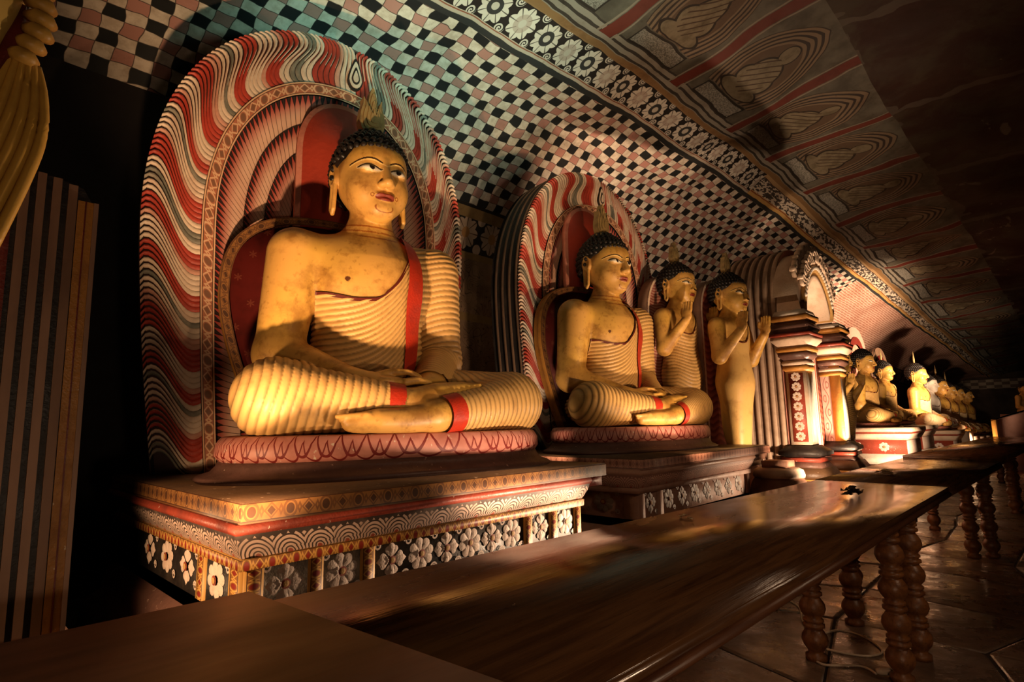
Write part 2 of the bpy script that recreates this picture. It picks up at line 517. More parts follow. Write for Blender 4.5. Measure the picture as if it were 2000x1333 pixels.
def vine_fn():
    u, v = n_uv()
    d = n_abs(u - 0.5 - 0.26 * n_sin(v * 18.0))
    base = n_mix(n_ss(n_noise(5, 3), 0.4, 0.7), (0.60, 0.40, 0.33), (0.48, 0.28, 0.22))
    cu = u - 0.5 + 0.2 * n_sin(v * 18.0); cv = n_fract(v * 18.0 / PI) - 0.5
    leaf = n_lt(n_abs(n_len(cu, cv * 0.7) - 0.16), 0.035)
    return n_mix(n_max(n_lt(d, 0.05), leaf), base, (0.30, 0.12, 0.10))
MAT['vine'] = material('vine', vine_fn, 0.6, 0.3)
def stripes_fn():
    u, v = n_uv()
    w = n_fract(u * 6.0)
    c = n_mix(n_lt(w, 0.30), (0.62, 0.50, 0.42), (0.42, 0.09, 0.055))
    return n_mix(n_lt(n_abs(w - 0.65), 0.06), c, (0.16, 0.14, 0.12))
MAT['niche_stripes'] = material('niche_stripes', stripes_fn, 0.55, 0.3)
# cave paintings ---------------------------------------------------------------
def grime(c, amt=0.5):
    n = n_noise(1.6, 5, rough=0.7)
    c = n_mix(n_ss(n, 0.48, 0.72) * amt, c, n_mul(c, (0.45, 0.36, 0.30)))
    k = n_noise(9, 4)
    return n_mix(n_ss(k, 0.62, 0.75) * 0.5, c, n_mul(c, (0.5, 0.45, 0.4)))
def checker_fn():
    u, v = n_uv()
    wob = n_noise(3.0, 2) - 0.5
    wob2 = n_noise(3.3, 2, vec=None, dist=0.4) - 0.5
    p = u / 0.128 + wob * 0.9; q = v + wob2 * 0.7
    i = n_floor(p); j = n_floor(q)
    fi = n_fract(p); fj = n_fract(q)
    par = n_mod(i + j, 2.0)
    alt = n_mod(j, 2.0)
    dark = n_mix(alt, (0.012, 0.013, 0.014), (0.40, 0.20, 0.165))
    nz = n_noise(14, 3)
    white = n_mix(n_ss(nz, 0.35, 0.7), (0.62, 0.55, 0.46), (0.46, 0.39, 0.31))
    c = n_mix(par, white, dark)
    e = n_max(n_gt(n_abs(fi - 0.5), 0.475), n_gt(n_abs(fj - 0.5), 0.465))
    c = n_mix(e * 0.8, c, (0.02, 0.018, 0.016))
    return (grime(c, 0.4), n_noise(6, 2) * 0.15 + 0.6, n_noise(5, 4))
MAT['cave_checker'] = material('cave_checker', checker_fn, 0.65, 0.25, 0.6)
def band_fn():
    u, v = n_uv()          # v 0 low edge .. 1 upper edge
    s = 0.33
    wv = v + (n_noise(2.5, 2) - 0.5) * 0.10
    q = u / s
    i = n_floor(q)
    a = (n_fract(q) - 0.5) * s; b = (wv - 0.60) * 0.42
    r = n_len(a, b); t = n_atan2(a, b)
    alt = n_mod(i, 2.0)
    pet = 0.118 + 0.032 * n_abs(n_cos(t * 4.0))
    c = BLACK
    fl = n_lt(r, pet)
    spoke = n_lt(n_abs(n_sin(t * 4.0)), 0.16) * n_gt(r, 0.05)
    c = n_mix(fl, c, (0.55, 0.50, 0.43))
    c = n_mix(fl * spoke * 0.9, c, (0.05, 0.04, 0.035))
    c = n_mix(n_lt(r, 0.075) * alt, c, (0.03, 0.03, 0.03))
    c = n_mix(n_lt(r, 0.085) * (1.0 - alt) * 0.5, c, (0.24, 0.15, 0.12))
    c = n_mix(n_lt(r, 0.036), c, (0.46, 0.42, 0.36))
    a2 = (n_fract(q + 0.5) - 0.5) * s
    for off in (0.145, -0.125):
        b2 = b - off
        r2 = n_len(a2, b2)
        sp = n_gt(n_sin(r2 * 240.0 + n_atan2(a2, b2)), -0.3)
        c = n_mix(n_lt(r2, 0.047) * sp, c, (0.50, 0.46, 0.40))
    c = n_mix(n_lt(wv, 0.16), c, (0.025, 0.026, 0.026))
    c = n_mix(n_lt(n_abs(wv - 0.19), 0.055), c, (0.40, 0.34, 0.27))
    c = n_mix(n_lt(n_abs(wv - 0.215), 0.012), c, (0.22, 0.07, 0.04))
    c = n_mix(n_gt(wv, 0.975), c, (0.22, 0.13, 0.06))
    return (grime(c, 0.35), n_noise(6, 2) * 0.15 + 0.6, n_noise(5, 4))
MAT['cave_flower_band'] = material('cave_flower_band', band_fn, 0.65, 0.25, 0.5)
def farband_fn():
    u, v = n_uv()
    wv = v + (n_noise(2.5, 2) - 0.5) * 0.12
    c = n_mix(n_gt(n_noise(26, 2, stretch=(0.35, 1, 1)), 0.5), (0.55, 0.47, 0.38), (0.05, 0.04, 0.035))
    c = n_mix(n_lt(wv, 0.14), c, (0.03, 0.03, 0.03))
    c = n_mix(n_lt(n_abs(wv - 0.24), 0.10), c, (0.50, 0.30, 0.10))
    c = n_mix(n_lt(n_abs(wv - 0.30), 0.02), c, (0.22, 0.06, 0.03))
    c = n_mix(n_gt(wv, 0.86), c, (0.34, 0.22, 0.11))
    c = n_mix(n_lt(n_abs(wv - 0.86), 0.015), c, (0.06, 0.03, 0.02))
    return (grime(c, 0.4), n_noise(6, 2) * 0.15 + 0.6, n_noise(5, 4))
MAT['cave_far_band'] = material('cave_far_band', farband_fn, 0.65, 0.25, 0.5)
def brick_fn():
    u, v = n_uv()
    wob = (n_noise(1.5, 3) - 0.5) * 1.2
    q = v * 1.6 + wob; j = n_floor(q)
    p = u / 0.20 + 0.5 * n_mod(j, 2.0)
    e = n_max(n_lt(n_abs(n_fract(q) - 0.5), 0.16), n_gt(n_fract(p), 0.86))
    c = n_mix(n_ss(n_noise(2, 4), 0.35, 0.7), (0.62, 0.42, 0.33), (0.50, 0.31, 0.23))
    c = n_mix(e * 0.8, c, (0.24, 0.06, 0.04))
    return (grime(c, 0.4), n_noise(6, 2) * 0.15 + 0.6, n_noise(4, 4))
MAT['cave_brick'] = material('cave_brick', brick_fn, 0.65, 0.25, 0.5)
def panels_fn():
    u, v = n_uv()          # v 0 at the ridge .. 1
    wob = (n_noise(1.1, 3) - 0.5) * 0.10
    q = u / 1.38 + 0.02 + wob * 0.5
    a = n_fract(q); b = v + wob
    base = n_mix(n_ss(n_noise(3, 4), 0.35, 0.7), (0.105, 0.096, 0.074), (0.058, 0.050, 0.038))
    lines = n_gt(n_sin(b * 130.0), 0.35)
    c = n_mix(n_lt(b, 0.16), base, n_mix(lines, (0.22, 0.20, 0.165), (0.035, 0.03, 0.025)))
    ped = n_lt(n_abs(a - 0.56), 0.30) * n_lt(n_abs(b - 0.22), 0.055)
    spk = n_noise(60, 2)
    c = n_mix(ped, c, n_mix(n_ss(spk, 0.4, 0.6), (0.24, 0.23, 0.20), (0.10, 0.095, 0.08)))
    c = n_mix(n_lt(n_abs(n_max(n_abs(a - 0.56) - 0.30, n_abs(b - 0.22) - 0.055)), 0.008), c, (0.02, 0.017, 0.014))
    # pointed arch of nested rings
    x = a - 0.56; y = b - 0.52
    d = n_len(x / 0.40, y / (0.44 + 0.0)) + 0.18 * n_max(y, 0.0) * n_abs(x) * 8.0
    ring = n_lt(d, 1.0) * n_gt(b, 0.29)
    rl = n_gt(n_sin(d * 58.0), 0.2) * n_gt(d, 0.62)
    c = n_mix(ring, c, n_mix(rl, (0.16, 0.115, 0.075), (0.03, 0.022, 0.018)))
    c = n_mix(ring * n_lt(d, 0.60), c, (0.085, 0.055, 0.035))
    # seated figure
    torso = n_len(x / 0.15, (b - 0.50) / 0.15); head = n_len(x / 0.075, (b - 0.70) / 0.075); lap = n_len(x / 0.25, (b - 0.355) / 0.06)
    arms = n_len(x / 0.20, (b - 0.46) / 0.10)
    fig = n_min(n_min(torso, head), n_min(lap, arms))
    skin = n_mix(n_ss(n_noise(7, 3), 0.4, 0.7), (0.165, 0.135, 0.088), (0.10, 0.08, 0.048))
    c = n_mix(n_lt(fig, 1.0), c, skin)
    c = n_mix(n_lt(n_abs(fig - 1.0), 0.06), c, (0.02, 0.014, 0.01))
    fold = n_lt(torso, 1.0) * n_gt(n_sin((b * 1.4 - x * 1.2) * 70.0), 0.75)
    c = n_mix(fold, c, (0.05, 0.03, 0.018))
    bar = n_lt(n_abs(a - 0.08), 0.055) * n_gt(b, 0.10)
    c = n_mix(bar, c, (0.11, 0.022, 0.014))
    c = n_mix(n_lt(n_abs(n_abs(a - 0.08) - 0.07), 0.008) * n_gt(b, 0.10), c, (0.20, 0.17, 0.13))
    edge = n_lt(b, 0.045)
    c = n_mix(edge, c, (0.20, 0.115, 0.05))
    return (grime(c, 0.6), n_noise(6, 2) * 0.2 + 0.55, n_noise(4, 5))
MAT['cave_panels'] = material('cave_panels', panels_fn, 0.65, 0.25, 0.6)
def murky_fn():
    u, v = n_uv()
    n = n_noise(1.3, 5, rough=0.65, dist=0.6)
    c = n_mix(n_ss(n, 0.40, 0.62), (0.026, 0.008, 0.005), (0.042, 0.030, 0.019))
    spots = n_noise(2.6, 3, stretch=(0.5, 1, 1), dist=1.0)
    c = n_mix(n_ss(spots, 0.63, 0.67), c, (0.11, 0.09, 0.07))
    g = n_max(n_gt(n_fract(v * 1.1 + (n_noise(2, 2) - 0.5) * 0.3), 0.90), n_gt(n_fract(u / 2.1 + (n_noise(2, 2) - 0.5) * 0.2), 0.94))
    c = n_mix(g * 0.6, c, (0.09, 0.075, 0.06))
    return (grime(c, 0.6), n_noise(6, 2) * 0.2 + 0.55, n_noise(3, 5))
MAT['cave_murky'] = material('cave_murky', murky_fn, 0.65, 0.25, 0.6)
def wallpaint_fn():
    u, v = n_uv()
    n = n_noise(1.1, 4, dist=1.2)
    c = n_mix(n_ss(n, 0.35, 0.65), (0.27, 0.17, 0.10), (0.15, 0.085, 0.05))
    sw = n_fract(n_noise(1.9, 1, dist=1.5) * 22.0)
    c = n_mix(n_lt(sw, 0.13) * n_gt(n_noise(0.9, 1), 0.46) * 0.8, c, (0.035, 0.02, 0.012))
    # strip of big flowers just below the chequers
    q = u / 0.42
    a = n_fract(q) - 0.5; b = (v - 0.915) * 8.6
    r = n_len(a, b); t = n_atan2(a, b)
    strip = n_gt(v, 0.855) * n_gt(u, 2.3)
    c = n_mix(strip, c, BLACK)
    fl = n_lt(r, 0.34 + 0.10 * n_abs(n_cos(t * 4.0)))
    c = n_mix(strip * fl, c, n_mix(n_lt(n_abs(n_sin(t * 4.0)), 0.18), (0.42, 0.31, 0.23), (0.10, 0.06, 0.04)))
    c = n_mix(strip * n_lt(r, 0.14), c, (0.36, 0.19, 0.07))
    r3 = n_len(n_fract(q + 0.5) - 0.5, n_abs(b) - 0.38)
    c = n_mix(strip * n_lt(r3, 0.14), c, (0.42, 0.31, 0.23))
    for vv, w in ((0.848, 0.010), (0.975, 0.016), (0.66, 0.012)):
        c = n_mix(n_lt(n_abs(v - vv), w), c, (0.24, 0.15, 0.06))
    left_fade = n_ss(u + (n_noise(2, 3) - 0.5) * 0.8, 1.6, 2.6)  # wall paint turns near black towards the left end
    c = n_mix(left_fade, (0.012, 0.009, 0.008), c)
    return (grime(c, 0.5), n_noise(6, 2) * 0.2 + 0.55, n_noise(4, 5))
MAT['cave_wall'] = material('cave_wall', wallpaint_fn, 0.65, 0.25, 0.5)
def farwall_fn():
    u, v = n_uv()
    c = n_mix(n_ss(n_noise(1.4, 4), 0.35, 0.7), (0.08, 0.055, 0.04), (0.035, 0.022, 0.016))
    chk = n_mod(n_floor(u / 0.22) + n_floor(v / 0.11), 2.0)
    return n_mix(n_lt(n_abs(v - 2.35), 0.17), c, n_mix(chk, (0.42, 0.35, 0.28), (0.16, 0.12, 0.10)))
MAT['far_wall'] = material('far_wall', farwall_fn, 0.7, 0.25)
# wood, floor ------------------------------------------------------------------
def wood_fn(c0, c1, rlo, rhi):
    def fn():
        g = n_noise(9, 5, stretch=(0.22, 3.0, 3.0), dist=0.5)
        g2 = n_noise(40, 3, stretch=(0.12, 2.5, 2.5))
        c = n_mix(n_ss(g, 0.35, 0.7), c0, c1)
        c = n_mix(n_ss(g2, 0.55, 0.75) * 0.6, c, tuple(0.35 * k for k in c1))
        wear = n_noise(2.2, 4, stretch=(0.5, 1.6, 1.6))
        return (c, n_ss(wear, 0.35, 0.7) * (rhi - rlo) + rlo, g2 * 0.6 + g)
    return fn
MAT['table_wood'] = material('table_wood', wood_fn((0.105, 0.046, 0.017), (0.052, 0.021, 0.008), 0.14, 0.36), 0.3, 0.5, 0.12)
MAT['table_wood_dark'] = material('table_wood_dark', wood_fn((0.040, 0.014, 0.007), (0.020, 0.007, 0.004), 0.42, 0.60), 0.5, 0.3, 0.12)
MAT['table_edge'] = material('table_edge', wood_fn((0.11, 0.040, 0.014), (0.055, 0.018, 0.007), 0.35, 0.5), 0.4, 0.4, 0.15)
MAT['leg_wood'] = material('leg_wood', wood_fn((0.20, 0.075, 0.022), (0.10, 0.034, 0.010), 0.35, 0.55), 0.45, 0.4, 0.15)
def stone_fn():
    n = n_noise(3.5, 5)
    c = n_mix(n_ss(n, 0.35, 0.7), (0.16, 0.10, 0.065), (0.075, 0.045, 0.030))
    return (c, n_ss(n_noise(5, 4), 0.3, 0.7) * 0.35 + 0.16, n_noise(7, 4))
MAT['flagstone'] = material('flagstone', stone_fn, 0.35, 0.5, 0.9)
MAT['floor_joint'] = worn_mat('floor_joint', (0.03, 0.02, 0.014), rough=0.8)
MAT['cable_white'] = worn_mat('cable_white', (0.55, 0.42, 0.30), rough=0.45)
MAT['petal_offering'] = worn_mat('petal_offering', (0.60, 0.45, 0.28), rough=0.6)
MAT['dark_offering'] = worn_mat('dark_offering', (0.03, 0.018, 0.012), rough=0.7)
MAT['pink_box'] = worn_mat('pink_box', (0.42, 0.22, 0.17), (0.30, 0.14, 0.10), scale=5, rough=0.6)
MAT['bracket'] = worn_mat('bracket', (0.09, 0.10, 0.12), rough=0.4)

# ------------------------------------------------------------------ implicit modelling of the statues
def A3(*v): return np.array(v, dtype=np.float32)
def s_cone(P, a, b, ra, rb):
    a = A3(*a); b = A3(*b); ab = b - a
    t = np.clip((P - a) @ ab / (ab @ ab), 0, 1)
    return np.linalg.norm(P - a - t[:, None] * ab, axis=1) - (ra + t * (rb - ra))
def s_ell(P, c, r):
    r = A3(*r); q = (P - A3(*c))
    k0 = np.linalg.norm(q / r, axis=1); k1 = np.linalg.norm(q / (r * r), axis=1) + 1e-9
    return k0 * (k0 - 1) / k1
def smin(a, b, k):
    h = np.maximum(k - np.abs(a - b), 0) / k
    return np.minimum(a, b) - h * h * k * 0.25
def smax(a, b, k): return -smin(-a, -b, k)
def chain(P, pts, rad, k=0.02):
    d = None
    for i in range(len(pts) - 1):
        e = s_cone(P, pts[i], pts[i + 1], rad[i], rad[i + 1])
        d = e if d is None else np.minimum(d, e)
    return d

def extract(f, lo, hi, h, block=4):
    """surface nets of f<0 inside the box; evaluates f only near the surface"""
    lo = A3(*lo); hi = A3(*hi)
    nb = np.ceil((hi - lo) / (h * block)).astype(int)
    n = nb * block + 1
    H = h * block
    cc = np.stack(np.meshgrid(*[lo[i] + (np.arange(nb[i]) + 0.5) * H for i in range(3)], indexing='ij'), -1).reshape(-1, 3).astype(np.float32)
    dc = f(cc)
    act = np.abs(dc) < H * 1.5
    D = np.repeat(np.repeat(np.repeat(dc.reshape(nb), block, 0), block, 1), block, 2)
    D = np.pad(D, ((0, 1),) * 3, mode='edge').astype(np.float32)
    need = np.zeros(n, bool)
    ai = np.argwhere(act.reshape(nb))
    o = np.stack(np.meshgrid(*[np.arange(block + 1)] * 3, indexing='ij'), -1).reshape(-1, 3)
    idx = (ai[:, None, :] * block + o[None]).reshape(-1, 3)
    need[idx[:, 0], idx[:, 1], idx[:, 2]] = True
    ii = np.argwhere(need)
    out = np.empty(len(ii), np.float32)
    for s in range(0, len(ii), 400000):
        out[s:s + 400000] = f((lo + ii[s:s + 400000] * h).astype(np.float32))
    D[ii[:, 0], ii[:, 1], ii[:, 2]] = out
    S = D < 0
    c = np.zeros(np.array(n) - 1, np.int8)
    for dx in (0, 1):
        for dy in (0, 1):
            for dz in (0, 1):
                c += S[dx:n[0] - 1 + dx, dy:n[1] - 1 + dy, dz:n[2] - 1 + dz]
    cells = np.argwhere((c > 0) & (c < 8))
    vid = -np.ones(c.shape, np.int32)
    vid[cells[:, 0], cells[:, 1], cells[:, 2]] = np.arange(len(cells))
    acc = np.zeros((len(cells), 3), np.float32); cnt = np.zeros(len(cells), np.float32)
    corners = [(0, 0, 0), (1, 0, 0), (0, 1, 0), (1, 1, 0), (0, 0, 1), (1, 0, 1), (0, 1, 1), (1, 1, 1)]
    val = {q: D[cells[:, 0] + q[0], cells[:, 1] + q[1], cells[:, 2] + q[2]] for q in corners}
    for q in corners:
        for ax in range(3):
            if q[ax] == 0:
                w = list(q); w[ax] = 1; w = tuple(w)
                a, b = val[q], val[w]
                m = (a < 0) != (b < 0)
                t = np.where(m, a / np.where(m, a - b, 1), 0)
                p = np.tile(A3(*q), (len(cells), 1)); p[:, ax] += t
                acc[m] += p[m]; cnt[m] += 1
    V = lo + (cells + acc / np.maximum(cnt, 1)[:, None]) * h
    F = []
    for ax in range(3):
        u, v = (ax + 1) % 3, (ax + 2) % 3
        sl0 = [slice(None)] * 3; sl1 = [slice(None)] * 3
        sl0[ax] = slice(0, -1); sl1[ax] = slice(1, None)
        E = S[tuple(sl0)] != S[tuple(sl1)]
        e = np.argwhere(E)
        e = e[(e[:, u] > 0) & (e[:, v] > 0) & (e[:, u] < c.shape[u]) & (e[:, v] < c.shape[v])]
        ins = S[e[:, 0], e[:, 1], e[:, 2]]
        q = []
        for (du, dv) in ((1, 1), (0, 1), (0, 0), (1, 0)):
            w = e.copy(); w[:, u] -= du; w[:, v] -= dv
            q.append(vid[w[:, 0], w[:, 1], w[:, 2]])
        q = np.stack(q, 1)
        q = q[(q >= 0).all(1) & True] if False else q
        q[~ins] = q[~ins][:, ::-1]
        F.append(q[(q >= 0).all(1)])
    return V.astype(np.float32), np.concatenate(F).astype(np.int32)

def vnormals(V, F):
    n = np.cross(V[F[:, 2]] - V[F[:, 0]], V[F[:, 3]] - V[F[:, 1]])
    N = np.zeros_like(V)
    for k in range(4): np.add.at(N, F[:, k], n)
    return N / (np.linalg.norm(N, axis=1, keepdims=True) + 1e-12)

def smooth_normals(V, F, N, it=2):
    for _ in range(it):
        a = np.zeros_like(N)
        m = N[F].mean(1)
        for k in range(4): np.add.at(a, F[:, k], m)
        N = a / (np.linalg.norm(a, axis=1, keepdims=True) + 1e-12)
    return N

def clip(V, F, m, extra):
    """keep the part of the quad mesh where field m > 0, cutting faces on the zero line; extra = per-vertex arrays to carry"""
    T = np.concatenate([F[:, [0, 1, 2]], F[:, [0, 2, 3]]])
    pos = m > 0
    k = pos[T].sum(1)
    full = T[k == 3]
    cut = T[(k > 0) & (k < 3)]
    newV = []; newE = [[] for _ in extra]; key = {}
    tri = []
    base = len(V)
    def mid(a, b):
        q = (a, b) if a < b else (b, a)
        if q not in key:
            t = m[a] / (m[a] - m[b])
            key[q] = base + len(newV)
            newV.append(V[a] + (V[b] - V[a]) * t)
            for e, x in zip(newE, extra): e.append(x[a] + (x[b] - x[a]) * t)
        return key[q]
    for t in cut:
        a = [int(i) for i in t]
        p = [pos[i] for i in a]
        for r in range(3):
            if (p[r] and not p[r - 1] and not p[(r + 1) % 3]) or (not p[r] and p[r - 1] and p[(r + 1) % 3]):
                break
        a = a[r:] + a[:r]
        x, y = mid(a[0], a[1]), mid(a[0], a[2])
        if pos[a[0]]: tri.append((a[0], x, y))
        else:
            tri.append((x, a[1], a[2])); tri.append((x, a[2], y))
    W = np.concatenate([V, np.array(newV, np.float32).reshape(-1, 3)])
    X = [np.concatenate([x, np.array(e, np.float32).reshape((-1,) + x.shape[1:])]) for x, e in zip(extra, newE)]
    T = np.concatenate([full, np.array(tri, np.int32).reshape(-1, 3)]) if len(tri) else full
    used = np.unique(T)
    mp = -np.ones(len(W), np.int32); mp[used] = np.arange(len(used))
    return W[used], mp[T], [x[used] for x in X]

def largest(W, T):
    """keep the largest connected piece"""
    lab = np.arange(len(W))
    while True:
        m = lab[T].min(1)
        new = lab.copy()
        for k in range(3): np.minimum.at(new, T[:, k], m)
        new = new[new]
        if (new == lab).all(): break
        lab = new
    u, c = np.unique(lab[T[:, 0]], return_counts=True)
    T = T[lab[T[:, 0]] == u[c.argmax()]]
    used = np.unique(T); mp = -np.ones(len(W), np.int32); mp[used] = np.arange(len(used))
    return W[used], mp[T]

def sstep(x, a, b):
    t = np.clip((x - a) / (b - a), 0, 1)
    return t * t * (3 - 2 * t)

# ---- head, in its own frame (chin bottom 1.165, crown 1.70); statues place it with an offset and scale
def f_head(P):
    X = np.abs(P[:, 0]); Q = P.copy(); Q[:, 0] = X
    d = s_ell(Q, (0, 0.02, 1.485), (0.196, 0.225, 0.215))
    d = smin(d, s_ell(Q, (0, -0.055, 1.395), (0.172, 0.175, 0.215)), 0.07)
    d = smin(d, s_ell(Q, (0, -0.155, 1.225), (0.075, 0.068, 0.056)), 0.09)
    d = smin(d, s_ell(Q, (0.085, -0.125, 1.335), (0.08, 0.085, 0.085)), 0.06)
    d = smin(d, s_ell(Q, (0.0, -0.105, 1.53), (0.15, 0.12, 0.10)), 0.06)
    # eye hollows and bulging lids
    d = smax(d, -s_ell(Q, (0.08, -0.262, 1.445), (0.058, 0.035, 0.03)), 0.04)
    d = smin(d, s_ell(Q, (0.08, -0.188, 1.434), (0.050, 0.042, 0.030)), 0.012)
    # nose
    d = smin(d, s_cone(Q, (0, -0.222, 1.48), (0, -0.268, 1.352), 0.016, 0.029), 0.022)
    d = smin(d, s_ell(Q, (0.026, -0.245, 1.342), (0.022, 0.026, 0.018)), 0.015)
    # lips
    d = smin(d, s_ell(Q, (0.018, -0.212, 1.291), (0.038, 0.030, 0.013)), 0.012)
    d = smin(d, s_ell(Q, (0, -0.210, 1.267), (0.038, 0.029, 0.0135)), 0.012)
    d = smax(d, -s_ell(Q, (0.0, -0.248, 1.279), (0.06, 0.012, 0.0035)), 0.006)
    # ears with long looped lobes
    e = smax(s_ell(Q, (0.202, 0.03, 1.445), (0.030, 0.052, 0.080)), -s_ell(Q, (0.232, 0.018, 1.445), (0.024, 0.030, 0.052)), 0.012)
    l = chain(Q, [(0.205, 0.005, 1.40), (0.212, 0.006, 1.25), (0.212, 0.024, 1.225), (0.212, 0.046, 1.25), (0.205, 0.055, 1.40)], [0.013] * 5)
    return smin(d, np.minimum(e, l), 0.01)
def f_neck(P, base):
    d = s_cone(P, (0, 0.02, base), (0, -0.012, 1.24), 0.122, 0.118)
    for z in (1.10, 1.135, 1.17):
        r = np.sqrt(P[:, 0] ** 2 + (P[:, 1] - 0.005) ** 2)
        d = np.maximum(d, 0.006 - np.sqrt((r - 0.124) ** 2 + (P[:, 2] - z - 0.25 * (P[:, 1] + 0.1)) ** 2)) if False else d
    return d

SKIN = A3(0.60, 0.335, 0.085)
def paint_head(P, col):
    """painted eyes, brows, lips and chin line on the head vertices"""
    X = np.abs(P[:, 0]); Y = P[:, 1]; Z = P[:, 2]
    front = (Y < -0.10) & (Z > 1.15)
    def put(mask, c):
        col[mask] = c
    ex = (X - 0.082) / 0.056
    ez = Z - 1.436 - 0.006 * ex
    lid_u = 0.0205 * np.clip(1 - ex * ex, 0, 1) ** 0.7
    lid_l = -0.0145 * np.clip(1 - ex * ex, 0, 1) ** 0.7
    ineye = front & (np.abs(ex) < 1) & (ez < lid_u) & (ez > lid_l)
    rim = front & (np.abs(ex) < 1.12) & (ez < lid_u + 0.007) & (ez > lid_l - 0.008)
    put(rim, (0.85, 0.62, 0.30))
    put(front & (np.abs(ex) < 1.08) & (ez < lid_u + 0.004) & (ez > lid_u - 0.003), (0.03, 0.012, 0.004))
    put(ineye, (0.82, 0.76, 0.62))
    put(ineye & (ez > lid_u - 0.007), (0.04, 0.015, 0.006))
    put(ineye & ((X - 0.078) ** 2 + (ez - 0.004) ** 2 < 0.0155 ** 2), (0.012, 0.006, 0.004))
    bx = (X - 0.085) / 0.085
    bz = Z - (1.494 - 0.036 * bx * bx + 0.004 * bx)
    put(front & (np.abs(bx) < 1) & (X > 0.02) & (np.abs(bz) < 0.0045), (0.025, 0.010, 0.004))
    put(front & (np.abs(bx) < 1) & (bz < -0.0052) & (bz > -0.012), (0.85, 0.60, 0.24))
    lip = front & (X < 0.055) & (np.abs(Z - 1.279 - 0.10 * (X - 0.02) ** 2) < 0.023 * np.sqrt(np.clip(1 - (X / 0.056) ** 2, 0, 1)))
    put(lip & (Y < -0.19), (0.22, 0.035, 0.018))
    put(front & (np.abs((X / 0.05) ** 2 + ((Z - 1.222) / 0.026) ** 2 - 1) < 0.16) & (Z < 1.232) , (0.30, 0.10, 0.02))
    r = np.sqrt((X - 0.070) ** 2 + (Z - 1.286) ** 2)
    put(front & (np.abs(r - 0.009) < 0.0025), (0.30, 0.10, 0.02))
    return col

